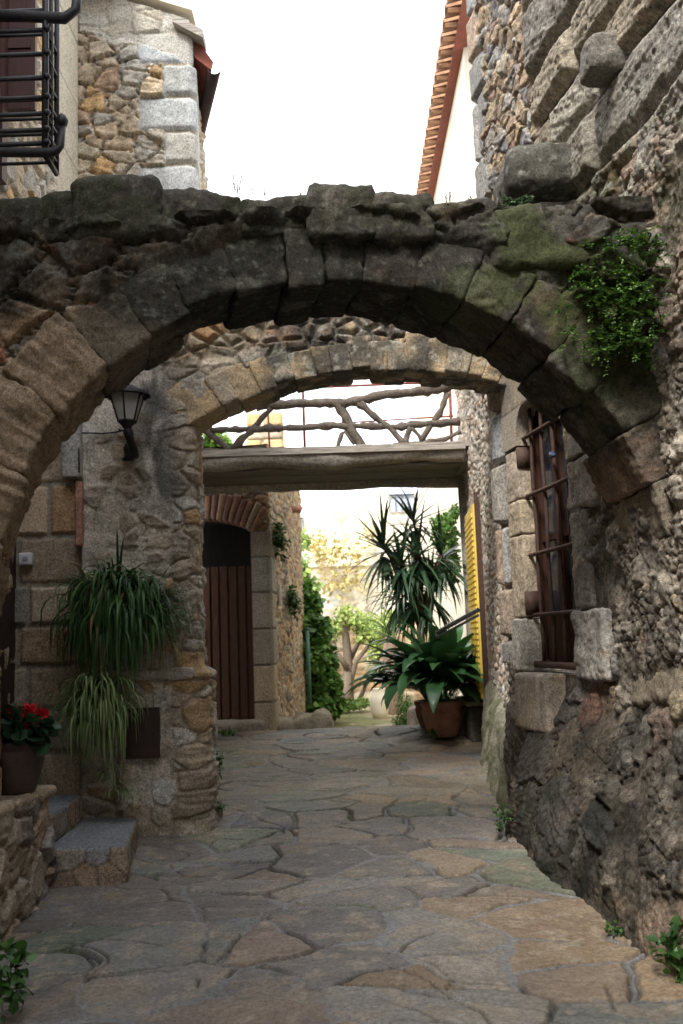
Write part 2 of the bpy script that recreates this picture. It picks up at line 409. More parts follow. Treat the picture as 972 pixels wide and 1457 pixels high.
class Stones:
    """collects rounded, chipped stone blocks into one mesh"""
    def __init__(s): s.v = []; s.f = []; s.c = []; s.n = 0
    def add(s, c8, res=.02, rnd=.02, amp=.008, fr=9., seed=0, col=(.3, .27, .22), colf=None, layer=0., big=0.):
        c8 = np.asarray(c8, float)
        e1 = (c8[1] - c8[0] + c8[2] - c8[3] + c8[5] - c8[4] + c8[6] - c8[7]) / 4
        e2 = (c8[3] - c8[0] + c8[2] - c8[1] + c8[7] - c8[4] + c8[6] - c8[5]) / 4
        e3 = (c8[4:] - c8[:4]).mean(0)
        h = np.array([np.linalg.norm(e) / 2 for e in (e1, e2, e3)])
        n = tuple(int(np.clip(round(2 * x / res), 3, 90)) for x in h)
        Vl, F = cube_lat(n)
        # denser towards edges
        p = Vl * h
        r = min(rnd, h.min() * .95)
        q = np.clip(p, -(h - r), h - r); d = p - q
        L = np.linalg.norm(d, axis=1)[:, None]; nn = d / np.maximum(L, 1e-9)
        p2 = q + nn * r
        t = (p2 / h + 1) / 2
        w = [(1 - t[:, 0]) * (1 - t[:, 1]) * (1 - t[:, 2]), t[:, 0] * (1 - t[:, 1]) * (1 - t[:, 2]), t[:, 0] * t[:, 1] * (1 - t[:, 2]), (1 - t[:, 0]) * t[:, 1] * (1 - t[:, 2])]
        w += [(1 - t[:, 0]) * (1 - t[:, 1]) * t[:, 2], t[:, 0] * (1 - t[:, 1]) * t[:, 2], t[:, 0] * t[:, 1] * t[:, 2], (1 - t[:, 0]) * t[:, 1] * t[:, 2]]
        X = sum(w[i][:, None] * c8[i][None, :] for i in range(8))
        E = np.stack([e / (np.linalg.norm(e) + 1e-9) for e in (e1, e2, e3)])
        N = nn @ E
        Q = X + seed * 7.13
        f1 = fbm(Q, fr, 4, seed % 97); f2 = fbm(Q, fr * 4, 3, seed % 89)
        D = amp * ((f1 - .5) * 2 + .45 * (f2 - .5) * 2)
        if big: D += big * (fbm(Q, fr * .35, 2, seed % 83) - .5) * 2
        if layer:
            ly = fbm(p2 @ np.diag([1.5, 1.5, 16]) + seed, 1.8, 3, seed % 71); D += layer * (ly - .5) * 2
        X = X + N * D[:, None]
        C = np.tile(np.array(col, float), (len(X), 1)) * (.62 + .76 * fbm(Q, 14, 4, seed % 61, .6))[:, None]
        if layer: C *= (.75 + .5 * ly)[:, None]
        if colf: C = colf(X, C, N)
        s.v.append(X); s.f.append(F + s.n); s.c.append(C); s.n += len(X); return s
    def box(s, lo, hi, **k):
        x0, y0, z0 = lo; x1, y1, z1 = hi
        return s.add([(x0, y0, z0), (x1, y0, z0), (x1, y1, z0), (x0, y1, z0), (x0, y0, z1), (x1, y0, z1), (x1, y1, z1), (x0, y1, z1)], **k)
    def build(s, name, mat, parent=None, loc=None, label=None):
        return mk(name, np.concatenate(s.v), np.concatenate(s.f), mat, parent, np.concatenate(s.c), loc, True, label)

def strip(name, path, z0, z1, styler, mat, parent=None, loc=None, batter=None, hole=None, rv=.01, side=1, smooth=.03, zs=None, cap=0., label=None):
    """wall face that follows a plan polyline [(x, y, resolution)]; its normal is to the right of the walking direction (side=1)"""
    pts = []; 
    for a, b in zip(path[:-1], path[1:]):
        L = math.hypot(b[0] - a[0], b[1] - a[1]); n = max(1, int(round(L / a[2])))
        for k in range(n): pts.append((a[0] + (b[0] - a[0]) * k / n, a[1] + (b[1] - a[1]) * k / n))
    pts.append(path[-1][:2]); pts = np.array(pts)
    T = np.gradient(pts, axis=0); T /= np.linalg.norm(T, axis=1)[:, None]
    N = np.stack([T[:, 1], -T[:, 0]], 1) * side
    us = np.r_[0, np.cumsum(np.linalg.norm(np.diff(pts, axis=0), axis=1))]
    if smooth > 0:
        N2 = N.copy()
        for i in range(len(pts)):
            k = np.abs(us - us[i]) < smooth; N2[i] = N[k].mean(0)
        N = N2 / (np.linalg.norm(N2, axis=1)[:, None] + 1e-9)
    if zs is None: zs = np.linspace(0, 1, max(2, int((max(z1(us) if callable(z1) else [z1]) - z0) / rv)))
    nu, nv = len(pts), len(zs)
    zt = z1(us) if callable(z1) else np.full(nu, float(z1))
    U = np.repeat(us, nv)
    Z = (z0 + np.outer(zt - z0, zs)).ravel()
    P = np.c_[np.repeat(pts, nv, 0), Z]; NN = np.c_[np.repeat(N, nv, 0), np.zeros(nu * nv)]
    H, C = styler(U, Z, P)
    if batter is not None: H = H + batter(P)
    Q = P + NN * H[:, None]
    F = gridf(nu, nv, side < 0)
    if cap > 0:                                      # turn the top of the wall back
        top = Q.reshape(nu, nv, 3)[:, -1]; ct = C.reshape(nu, nv, 3)[:, -1]
        b = top - np.c_[N, np.zeros(nu)] * cap
        k0 = len(Q); Q = np.r_[Q, b]; C = np.r_[C, ct]
        i = np.arange(nu - 1); t = i * nv + nv - 1
        F2 = np.stack([t, t + nv, k0 + i + 1, k0 + i], 1)
        F = np.r_[F, F2 if side > 0 else F2[:, ::-1]]
    if hole is not None:
        hm = hole(Q)
        F = F[~hm[F].all(1)]
    return mk(name, Q, F, mat, parent, C, loc, True, label)
# ============================================================ GROUND
def gz(x, y):
    y = np.asarray(y, float)
    z = .055 * np.minimum(y, 11.3)
    return np.where(y > 11.5, .33, z)
PAVE_P = [(5, (.150, .136, .122)), (3, (.190, .174, .152)), (2, (.140, .142, .128)), (1.6, (.22, .165, .112)), (1.2, (.175, .135, .108)), (1, (.14, .15, .11))]
def pave(U, V, P, seed=11, su=.50, sv=.33):
    w1 = (fbm(P, 1.9, 2, 5) - .5) * .42; w2 = (fbm(P, 1.9, 2, 6) - .5) * .36
    u = U + w1 + .028 * (fbm(P, 11, 2, 7) - .5); v = V + w2 + .028 * (fbm(P, 11, 2, 8) - .5)
    ids, e, c = cells(u, v, su, sv, seed, 1.0, .32)
    C = pal(ids, PAVE_P, seed, .2)
    # warmer stones along the right-hand wall
    warm = sst(.45, .95, U) * (h2(ids[:, 0], ids[:, 1], 77) > .35)
    C = blend(C, (.225, .17, .11), warm * .45)
    jw = .010 + .034 * sst(.3, .75, fbm(P, 2.1, 2, 12))
    f = sst(jw * .6, jw * .6 + .010, e)
    ly = fbm(np.stack([u * .5 + ids[:, 0] * 3.3, v * 1.6 + ids[:, 1] * 1.9, (u + v) * .2], 1), 9, 5, 15, .62)
    st = np.floor(ly * 7) / 7 + sst(.75, 1, (ly * 7) % 1) / 7              # split, stepped slate beds
    H = f * (.006 + .010 * (h2(ids[:, 0], ids[:, 1], 21) - .4) + (h2(ids[:, 0], ids[:, 1], 22) - .5) * .05 * (v - c[:, 1])) + f * (st - .5) * .020
    H += (fbm(P, 1.1, 2, 23) - .5) * .06 + (fbm(P, 30, 3, 24) - .5) * .006
    C = C * (.70 + .62 * ly)[:, None]
    patch = sst(.56, .68, fbm(P, 5.5, 4, 25)) * f
    C = blend(C, (.245, .20, .145), patch * .45)
    pale = sst(.63, .72, fbm(P, 12, 4, 28)) * f; C = blend(C, (.30, .26, .21), pale * .5)
    mo = (1 - sst(jw * .45, jw * .6 + .006, e))
    M = np.tile((.175, .180, .188), (len(U), 1)) * (.8 + .45 * fbm(P, 20, 3, 26))[:, None]
    C = C * (1 - mo[:, None]) + M * mo[:, None]
    # open cracks along some joint edges, moss in others
    ck = sst(.47, .51, fbm(P, 2.2, 4, 27)) * np.exp(-((e - jw * .55) / .0075) ** 2)
    H -= ck * .03; C = blend(C, (.022, .021, .018), ck * .95)
    i2, e2, c2 = cells(u * 1.3 + v * .5, v * 1.2, .75, .62, seed + 44, 1., .3)
    ck2 = sst(.50, .54, fbm(P, 1.9, 4, 29)) * np.exp(-(e2 / .0075) ** 2) * f
    H -= ck2 * .02; C = blend(C, (.025, .023, .02), ck2)
    ms = sst(.56, .68, fbm(P, 1.5, 3, 30)) * np.exp(-((e - jw * .5) / .016) ** 2) * sst(.4, .6, fbm(P, 25, 3, 31))
    C = blend(C, (.055, .075, .025), ms * .8)
    # mossy tint on worn patches further up, and grime near the walls
    g = sst(.5, .7, fbm(P, 1.0, 3, 32)) * sst(6.2, 8.0, V); C = blend(C, (.13, .125, .075), g * .35)
    C = C * (.70 + .40 * fbm(P, .8, 3, 33))[:, None] * np.array((1.03, 1., .95))
    return H, C
def make_ground():
    xs = np.arange(-2.35, 1.75, .0105)
    ys = [3.2]
    while ys[-1] < 11.42: ys.append(ys[-1] + (.009 if ys[-1] < 6 else .012 if ys[-1] < 8 else .018))
    ys = np.array(ys); X, Y = np.meshgrid(xs, ys, indexing='ij'); U = X.ravel(); V = Y.ravel()
    P = np.c_[U, V, np.zeros(len(U))]
    H, C = pave(U, V, P)
    z = gz(U, V) + H
    z -= sst(11.2, 11.42, V) * .06
    Q = np.c_[U, V, z]
    tag(mk('alley_paving', Q, gridf(len(xs), len(ys)), M_PAVE, None, C), kind='structure')
    # the rest of the alley behind the camera and to the sides, coarser
    xs = np.arange(-6, 6.01, .12); ys = np.arange(-12, 11.45, .12)
    X, Y = np.meshgrid(xs, ys, indexing='ij'); U = X.ravel(); V = Y.ravel(); P = np.c_[U, V, V * 0]
    H, C = pave(U, V, P)
    inside = (U > -2.3) & (U < 1.7) & (V > 3.25) & (V < 11.35)
    tag(mk('ground', np.c_[U, V, gz(U, V) + H * .5 - .03 - .15 * inside - .3 * sst(11.2, 11.4, V)], gridf(len(xs), len(ys)), M_PAVE, None, C), kind='structure')
    # lower terrace beyond the crest
    xs = np.r_[-60:-6:4., -6:6:.06, 6:61:4.]; ys = np.r_[11.44:22:.06, 22:160:6.]
    X, Y = np.meshgrid(xs, ys, indexing='ij'); U = X.ravel(); V = Y.ravel(); P = np.c_[U, V, V * 0]
    H, C, f, e = masonry(U, V, P, 'rubble', .5, .32, 61, .03, .03, .02, .01, .1, .08, 2, .01, [(1, (.36, .31, .20)), (1, (.30, .27, .19)), (1, (.26, .20, .14))], (.25, .22, .14))
    C = blend(C, (.12, .14, .04), sst(.5, .62, fbm(P, .9, 3, 63)) * .7)
    tag(mk('lower_terrace', np.c_[U, V, .30 + H], gridf(len(xs), len(ys)), M_FAR, None, C), kind='structure')
    # stone slab edge of the crest
make_ground()

# ============================================================ TOWER (right)
TP_UP = [(4, (.36, .31, .235)), (3, (.31, .28, .235)), (2, (.40, .325, .22)), (1.2, (.26, .25, .24))]
TP_RUB = [(3, (.40, .30, .20)), (2.5, (.34, .31, .27)), (1.4, (.38, .27, .19)), (1.6, (.25, .235, .22)), (.6, (.42, .32, .19)), (.6, (.29, .19, .15)), (.8, (.5, .44, .34))]
TP_LOW = [(3, (.25, .215, .17)), (2, (.30, .25, .19)), (1.6, (.20, .18, .155)), (.35, (.24, .13, .09)), (.8, (.29, .22, .14)), (.7, (.25, .18, .14))]
def tower_style(U, Z, P):
    y = P[:, 1]
    n = len(U)
    H = np.zeros(n); C = np.zeros((n, 3))
    wob = (fbm(P, 1.6, 3, 400) - .5) * 1.2
    # weights
    up = sst(-.06, .06, (Z - 3.98) + wob * .22) * sst(-.08, .08, 5.93 + .10 * (Z - 5.2) - y + wob * .1)        # big rounded ashlar
    rub = (1 - up) * sst(-.25, .25, (Z - 3.95) + wob)
    far = sst(6.9, 7.0, y + wob * .12) * (1 - up)                                                       # narrow part beyond the window
    low = (1 - up) * (1 - rub)
    H1, C1, f1, e1 = masonry(U, Z, P, 'courses', .95, .37, 71, .010, .07, .045, .03, .08, .04, 2.0, .012, TP_UP, (.08, .07, .055), grain=(.5, 1.4), layer=.01)
    pits = sst(.60, .70, fbm(P, 24, 3, 72)) ; H1 -= pits * .009 * f1; C1 *= (1 - .35 * pits)[:, None]
    H2, C2, f2, e2 = masonry(U, Z, P, 'rubble', .19, .085, 73, .010, .02, .035, .03, .3, .04, 5, .016, TP_RUB, (.30, .25, .19), grain=(.45, 1.5), layer=.008, chink=True)
    H3, C3, f3, e3 = masonry(U, Z, P, 'rubble', .26, .14, 75, .03, .04, .026, .022, .2, .08, 3, .016, TP_LOW, (.19, .165, .135), grain=(.3, 1.7), smear=.4, mvar=.45, wt=.35, keep=.62, layer=.014, chink='patch')
    er = fbm(P, 4.2, 5, 76, .6); rg = 1 - np.abs(fbm(P, 6.5, 5, 78, .62) - .5) * 4; H3 += (er - .5) * .075 * sst(1.2, 2.2, Z + (5.4 - y)) + (fbm(P, 15, 3, 77) - .5) * .016 + (rg - .5) * .022; C3 = blend(C3, (.04, .036, .03), sst(.82, .97, rg) * .6)
    C3 *= (.55 + .9 * sst(.3, .62, er))[:, None]
    # big stones near the base
    H4, C4, f4, e4 = masonry(U, Z, P, 'rubble', .55, .36, 79, .03, .06, .03, .02, .15, .10, 2.2, .018, [(2, (.17, .145, .115)), (2, (.22, .165, .115)), (1, (.13, .115, .095)), (.6, (.20, .11, .08))], (.10, .09, .072), grain=(.4, 1.5), chink=True, layer=.012)
    bs = sst(1.35, 1.0, Z + wob * .35) * sst(5.15, 5.5, y + wob * .25)
    H3 = H3 * (1 - bs) + H4 * bs; C3 = C3 * (1 - bs[:, None]) + C4 * bs[:, None]
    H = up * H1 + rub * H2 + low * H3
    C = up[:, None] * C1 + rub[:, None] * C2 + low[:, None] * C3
    # far quoins of pale grey stone on the corner
    q = sst(6.86, 6.90, y + .10 * ((np.floor(Z / .42) % 2) - .5)) * (Z > 1.4)
    Hq, Cq, fq, eq = masonry(U + 40, Z, P, 'courses', 1.2, .40, 83, .012, .035, .05, .02, .05, .02, 3, .008, [(1, (.40, .37, .32)), (1, (.35, .33, .30)), (.7, (.40, .31, .23))], (.22, .19, .15))
    H = H * (1 - q) + Hq * q; C = C * (1 - q[:, None]) + Cq * q[:, None]
    fl = sst(5.22, 5.42, y) * sst(7.08, 6.95, y) * sst(1.0, 1.15, Z) * sst(3.60, 3.45, Z)
    H = H * (1 - fl) + fl * np.clip(H - .03, -.02, .012)
    # stains with their own shape
    soot = sst(.42, .60, fbm(P * np.array([1, 1, .55]), 1.5, 4, 85)) * sst(5.75, 5.35, y) * sst(4.3, 3.5, Z) * sst(4.55, 4.85, y)
    soot = np.maximum(soot, sst(.45, .6, fbm(P, 3, 4, 86)) * sst(5.75, 5.6, y) * sst(4.95, 5.1, y) * sst(3.3, 3.0, Z) * .9)
    C = blend(C, (.035, .034, .030), soot * .75)
    moss = sst(.46, .60, fbm(P, 2.6, 5, 87)) * np.exp(-((Z - 3.75) / .42) ** 2) * sst(6.4, 5.2, y)
    C = blend(C, (.045, .055, .018), moss * .8); H += moss * .012 * fbm(P, 40, 2, 88)
    gr = sst(.42, .58, fbm(P, 3.6, 4, 89)) * sst(.35, .5, fbm(P, 17, 3, 94)) * sst(1.6, .5, Z); C = blend(C, (.040, .042, .024), gr * .6)
    lich = sst(.60, .68, fbm(P, 14, 3, 90)) * np.exp(-((Z - 3.9) / .5) ** 2) * (y < 6.2); C = blend(C, (.33, .36, .30), lich * .6)
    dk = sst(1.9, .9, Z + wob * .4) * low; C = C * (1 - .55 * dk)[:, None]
    pk = sst(.55, .66, fbm(P, 3.0, 4, 91)) * low * sst(4.95, 4.6, y); C = blend(C, (.34, .255, .19), pk * .6)
    return H, C
B_Y = [1, 4.12, 4.69, 5.47, 6.30, 6.50, 6.70, 7.3]; B_V = [.26, .29, .31, .38, .27, .25, .09, .04]
def tower_batter(P):
    g = gz(P[:, 0], P[:, 1]); hb = np.interp(P[:, 1], B_Y, B_V)
    t = np.clip((P[:, 2] - g) / np.maximum(1.30 - g, .1), 0, 1)
    return hb * (1 - t ** 2.2 * (3.2 - 2.2 * t)).clip(0, 1) + .05 * sst(5.2, 4.6, P[:, 1]) * sst(4.2, 3.6, P[:, 2])
WY0, WY1, WZ0, WZ1 = 5.82, 6.62, 1.37, 3.14
def tower_hole(Q):
    return (Q[:, 1] > WY0 - .02) & (Q[:, 1] < WY1 + .02) & (Q[:, 2] > WZ0 - .03) & (Q[:, 2] < WZ1 + .06) & (Q[:, 0] > 0) & (Q[:, 0] < 2)
tower = thing('stone_tower_house', 'tall stone tower house on the right, big rounded blocks above and a crumbling lower wall', 'house', (twx(7.1), 7.1, .35))
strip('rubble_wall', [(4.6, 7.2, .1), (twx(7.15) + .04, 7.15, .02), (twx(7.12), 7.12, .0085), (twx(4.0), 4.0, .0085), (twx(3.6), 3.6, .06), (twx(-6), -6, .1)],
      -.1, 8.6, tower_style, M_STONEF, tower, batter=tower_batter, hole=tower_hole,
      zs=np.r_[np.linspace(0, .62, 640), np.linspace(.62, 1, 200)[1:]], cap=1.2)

# window of the tower, in wall coordinates: s along the wall (metres of Y), z, d = out of the wall
TN = np.array([-1, -TW_K, 0]) / math.hypot(1, TW_K)
def tw(y, z, d=0.): return np.array([twx(y), y, z]) + TN * d
def twblock(S_, y0, y1, z0, z1, d0, d1, **k):
    S_.add([tw(y1, z0, d0), tw(y0, z0, d0), tw(y0, z0, d1), tw(y1, z0, d1), tw(y1, z1, d0), tw(y0, z1, d0), tw(y0, z1, d1), tw(y1, z1, d1)], **k)
GW = (.33, .29, .24)
def jam(X, C, N):
    st = sst(.5, .62, fbm(X * np.array([1, 1, .3]), 9, 3, 140)); C = C * (1 - .25 * st)[:, None]
    return blend(C, (.40, .29, .17), sst(.58, .66, fbm(X, 5, 3, 141)) * .4)
win = mk('window', *[np.array(x) for x in ([tw(WY0, WZ0, -.16), tw(WY1, WZ0, -.16), tw(WY1, WZ1, -.16), tw(WY0, WZ1, -.16)], [[0, 1, 2, 3]])], M_DARK, tower, smooth=False)
s = Stones()
for i, (a, b, w, d, c) in enumerate([(1.35, 1.70, .30, .045, (.36, .34, .30)), (1.71, 2.26, .27, .03, (.34, .28, .21)), (2.27, 2.50, .27, .032, (.35, .29, .21)), (2.51, 2.86, .27, .03, (.34, .29, .23))]):
    twblock(s, WY1, WY1 + w, a, b, -.30, d, res=.010, rnd=.012, amp=.012, seed=150 + i, col=tuple(np.array(c) * 1.25), colf=jam)
    if i > 0: twblock(s, WY1 - .015, WY1 + .03, a + .002, b - .002, -.28, -.09, res=.02, rnd=.02, amp=.003, seed=160 + i, col=c, colf=jam)
s.build('jamb', M_STONE, win)
s = Stones()
for i, (a, b, w, d, c) in enumerate([(1.33, 1.72, .44, .035, (.30, .285, .26)), (1.73, 2.30, .24, .01, (.28, .26, .23)), (2.31, 2.60, .42, .018, (.31, .28, .24)), (2.61, 3.10, .25, .02, (.31, .285, .25))]):
    twblock(s, WY0 - w, WY0, a, b, -.30, d, res=.010, rnd=.02, amp=.020, big=.015, seed=170 + i, col=c, colf=jam)
s.build('jamb', M_STONE, win)
s = Stones()
twblock(s, WY1 - .50, WY1 + .10, .98, 1.345, -.2, .12, res=.012, rnd=.03, amp=.008, seed=181, col=(.38, .325, .26), colf=jam)
s.build('sill', M_STONE, win)
s = Stones()   # shouldered head, its curve cut by stacked wedges
twblock(s, WY0 - .25, WY1 + .30, 3.12, 3.42, -.30, .03, res=.015, rnd=.02, amp=.006, seed=190, col=(.34, .30, .25), colf=jam)
o_l = s.build('lintel', M_STONE, win)
mb = MB()                                   # the curved shoulders under the lintel
def shoulder(ye, sg, wdt):
    q = [(ye + sg * wdt, 2.875), (ye + sg * .0, 2.875)]
    for k in range(11):
        a_ = pi / 2 * k / 10; q.append((ye - sg * .17 * (1 - cos(a_)), 2.875 + .25 * sin(a_)))
    q.append((ye + sg * wdt, 3.125)); n_ = len(q)
    V = [tw(y_, z_, .036) for y_, z_ in q] + [tw(y_, z_, -.10) for y_, z_ in q]
    F = [tuple(range(n_)) if sg < 0 else tuple(range(n_))[::-1]] + [(i, (i + 1) % n_, n_ + (i + 1) % n_, n_ + i) for i in range(n_)]
    mb.add(V, F, (.37, .32, .26))
shoulder(WY1, 1, .28); mb.build('lintel_shoulder', M_STONE, win)
mb = MB(); shoulder(WY0, -1, .24); mb.build('lintel_shoulder', M_STONE, win)
M_BROWNW = plain_mat('dark_stained_wood', (.055, .022, .014), .6, var=.5, sc=12, bump=.4, stretch=(6, 6, .8), spec=.2)
mb = MB()
def twbox(mb, y0, y1, z0, z1, d0, d1, C=None):
    mb.hexa([tw(y1, z0, d0), tw(y0, z0, d0), tw(y0, z0, d1), tw(y1, z0, d1), tw(y1, z1, d0), tw(y0, z1, d0), tw(y0, z1, d1), tw(y1, z1, d1)], C)
ym = (WY0 + WY1) / 2
for y0, y1 in ((WY0 + .005, WY0 + .06), (ym - .05, ym + .05), (WY1 - .06, WY1 - .005)): twbox(mb, y0, y1, WZ0 + .06, WZ1, -.135, -.075)
for z0, z1 in ((WZ0 + .01, WZ0 + .10), (WZ0 + .1, WZ0 + .36), (2.2, 2.24), (WZ1 - .08, WZ1)): twbox(mb, WY0 + .06, WY1 - .06, z0, z1, -.125, -.085)
mb.build('window_frame', M_BROWNW, win)
mb = MB(); twbox(mb, WY0 + .05, WY1 - .05, WZ0 + .09, WZ1 - .03, -.115, -.105); mb.build('pane', M_PANE, win)
mb = MB()
for k in range(4):
    y = WY0 + .10 + k * .20
    mb.tube([tw(y, z, -.035 + .004 * sin(z * 9 + k)) for z in np.linspace(WZ0 + .03, 3.12, 14)], .0135, 6)
for z in (1.72, 2.12, 2.52, 2.92): mb.tube([tw(yy, z, -.018 + .003 * sin(yy * 9)) for yy in np.linspace(WY0 - .015, WY1 + .02, 8)], .014, 6)
twbox(mb, WY0, WY1 + .01, WZ0 + .005, WZ0 + .045, -.06, .0)
twbox(mb, WY1 - .015, WY1 + .012, 1.72, 1.88, -.06, .034); twbox(mb, WY1 - .015, WY1 + .012, 2.72, 2.86, -.06, .034)
mb.build('window_bars', M_RUST, win, smooth=True)
mb = MB(); c = att(787, 652)
mb.tube([c + TN * a + np.array([0, b, cc]) for a, b, cc in ((.0, .05, .0), (.005, .02, .022), (.01, -.02, .025), (.008, -.055, .004), (.0, -.075, .012))], [.003, .015, .018, .012, .003], 10)
bb = mb.build('wind_ornament', M_BLUE, None, loc=c, smooth=True)
tag(bb, 'small blue ceramic ornament hanging on the iron bars of the tall window', 'ornament')
# projecting corbel stone and mossy ledge slab
def lichen_stone(X, C, N):
    k = sst(.42, .58, fbm(X, 5, 4, 201)); C = blend(C, (.05, .048, .042), k * .75)
    return blend(C, (.30, .31, .27), sst(.62, .68, fbm(X, 26, 3, 202)) * .5)
s = Stones(); twblock(s, 4.66, 4.86, 4.42, 4.62, -.1, .20, res=.010, rnd=.03, amp=.016, big=.03, seed=203, col=(.20, .185, .16)); s.build('corbel', M_STONE, tower)
s = Stones(); s.box((1.02, 5.30, 4.10), (1.66, 5.9, 4.39), res=.014, rnd=.09, amp=.018, big=.03, seed=205, col=(.11, .105, .09), colf=lichen_stone)
s.box((1.16, 5.48, 3.93), (1.6, 5.9, 4.055), res=.014, rnd=.05, amp=.015, seed=206, col=(.25, .22, .19), colf=lichen_stone)
s.build('ledge_slab', M_STONE, tower)
# boulder buttress at the foot of the corner
s = Stones()
def mossb(X, C, N):
    return blend(C, (.10, .11, .05), sst(.42, .6, fbm(X, 6, 4, 211)) * .6)
s.add([(.99, 7.0, .2), (1.5, 6.75, .2), (1.6, 9.3, .2), (1.14, 9.3, .3), (1.12, 7.15, 1.0), (1.5, 7.0, .95), (1.5, 9.1, 1.3), (1.28, 9.1, 1.25)], res=.02, rnd=.22, amp=.03, big=.06, seed=212, col=(.25, .24, .18), colf=mossb)
o = s.build('boulder_buttress', M_STONE, None, loc=(1.2, 7.6, .4)); tag(o, 'rounded mossy masonry bulge at the foot of the right wall, just past the window', 'buttress')

# ============================================================ FIRST ARCH
A_F, A_B = 4.5, 5.10
def arc(t, y, dr=0.):
    k = (y - A_F) / (A_B - A_F); cx = -.05 - .10 * k; cz = 1.73 - .045 * k; r = 1.576 + .075 * k + dr
    return np.array([cx + r * cos(t), y, cz + r * sin(t)])
arch = thing('stone_archway', 'nearest stone arch across the alley, lichen black on top, mossy on the right', 'arch', (0, 4.8, .26))
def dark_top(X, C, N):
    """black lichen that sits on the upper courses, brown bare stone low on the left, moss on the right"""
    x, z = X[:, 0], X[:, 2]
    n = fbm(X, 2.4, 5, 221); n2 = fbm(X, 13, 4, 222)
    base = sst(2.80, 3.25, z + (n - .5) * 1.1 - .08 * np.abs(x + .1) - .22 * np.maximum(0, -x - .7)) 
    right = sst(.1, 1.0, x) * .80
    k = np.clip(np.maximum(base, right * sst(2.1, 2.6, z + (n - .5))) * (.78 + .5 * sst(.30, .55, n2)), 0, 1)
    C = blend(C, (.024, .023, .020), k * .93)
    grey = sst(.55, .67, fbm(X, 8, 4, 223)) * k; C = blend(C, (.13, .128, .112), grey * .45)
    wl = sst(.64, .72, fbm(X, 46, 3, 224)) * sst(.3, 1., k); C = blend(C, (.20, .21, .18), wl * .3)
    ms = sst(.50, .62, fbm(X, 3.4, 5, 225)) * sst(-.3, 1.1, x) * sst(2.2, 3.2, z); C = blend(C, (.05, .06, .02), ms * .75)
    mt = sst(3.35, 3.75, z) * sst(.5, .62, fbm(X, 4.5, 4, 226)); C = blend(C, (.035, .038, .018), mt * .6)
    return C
BR = (.26, .20, .14)
s = Stones(); rngA = random.Random(5)
DK = (.085, .07, .055)
angs = [-16, -7, 1.5, 10.5, 20, 29.5, 38.5, 47.5, 56.5, 65.5, 74, 83, 90, 96, 105, 114, 122, 131, 142.5, 155, 166.5, 177.5, 189]
for i in range(len(angs) - 1):
    a0, a1 = radians(angs[i] - .05), radians(angs[i + 1] + .05)
    left = i >= 17
    hi = (.29 if i < 11 else .27) + rngA.uniform(-.02, .03) + (.10 if left else 0)
    fr = A_F - rngA.uniform(0, .025) - (.04 if left else 0)
    dr = rngA.uniform(-.022, .022)
    if i == 12: dr -= .04; fr -= .02
    bk = A_B + rngA.uniform(-.03, .05)
    c8 = [arc(a0, fr, dr), arc(a0, fr, hi), arc(a0, bk, hi), arc(a0, bk, dr), arc(a1, fr, dr), arc(a1, fr, hi), arc(a1, bk, hi), arc(a1, bk, dr)]
    right_ = i < 11
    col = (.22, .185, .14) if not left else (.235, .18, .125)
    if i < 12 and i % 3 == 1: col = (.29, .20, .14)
    s.add(c8, res=.0125, rnd=.022 if not left else .032, amp=.022 if not left else .024, big=.018 if not left else .035, seed=230 + i, col=col if not 7 <= i <= 16 else tuple(np.array(col) * (.34 if 9 <= i <= 14 else .58)), colf=dark_top, layer=.020 if left else .0)  # crown stones darker: the shade under the arch is painted into their colour
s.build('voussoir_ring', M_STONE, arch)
SP_P = [(3, (.27, .215, .155)), (2, (.23, .20, .16)), (1.5, (.33, .24, .15)), (.9, (.28, .13, .08)), (1, (.20, .17, .14))]
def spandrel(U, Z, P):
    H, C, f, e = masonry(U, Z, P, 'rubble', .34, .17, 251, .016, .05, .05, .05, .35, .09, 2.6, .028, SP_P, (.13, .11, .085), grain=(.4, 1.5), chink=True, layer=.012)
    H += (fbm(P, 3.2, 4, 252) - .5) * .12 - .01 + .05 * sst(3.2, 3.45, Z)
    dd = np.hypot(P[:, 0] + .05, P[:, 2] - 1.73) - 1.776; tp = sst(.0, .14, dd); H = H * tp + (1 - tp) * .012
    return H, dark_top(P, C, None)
def sp_hole(Q):
    d = np.hypot(Q[:, 0] + .05, Q[:, 2] - 1.73)
    return (d < 1.576 + .20) & (Q[:, 2] > 1.45) | ((Q[:, 2] <= 1.45) & (np.abs(Q[:, 0]) < 1.73))
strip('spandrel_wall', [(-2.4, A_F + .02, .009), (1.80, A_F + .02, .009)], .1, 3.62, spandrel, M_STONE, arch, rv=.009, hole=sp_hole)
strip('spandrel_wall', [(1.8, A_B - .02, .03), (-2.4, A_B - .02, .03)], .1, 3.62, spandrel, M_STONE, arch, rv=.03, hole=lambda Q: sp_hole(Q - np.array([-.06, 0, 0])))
strip('impost', [(-1.90, A_F, .012), (-1.92, A_B, .012)], .1, 1.75, spandrel, M_STONE, arch, rv=.012)
s = Stones()
for i, (x0, x1, yt, yb, dy) in enumerate([(-60, 62, 288, 335, 0), (60, 112, 274, 330, .02), (110, 228, 262, 335, -.03), (226, 348, 274, 333, .03), (346, 442, 281, 328, 0), (440, 532, 267, 338, -.03), (531, 613, 284, 338, 0), (603, 698, 287, 338, .02), (700, 845, 298, 350, 0), (835, 900, 320, 372, .0), (885, 990, 345, 400, .05)]):
    a = at(x0 - 4, yt, 4.5); b = at(x1 + 4, yt, 4.5); zb = at(x0, yb, 4.5)[2] - .05
    if i >= 8: zb -= .08
    s.box((a[0], 4.44 + dy, zb), (b[0], 5.12 + dy * .5, (a[2] + b[2]) / 2), res=.0135, rnd=.045, amp=.026, big=.05, fr=7, seed=270 + i, col=(.23, .20, .165), colf=dark_top)
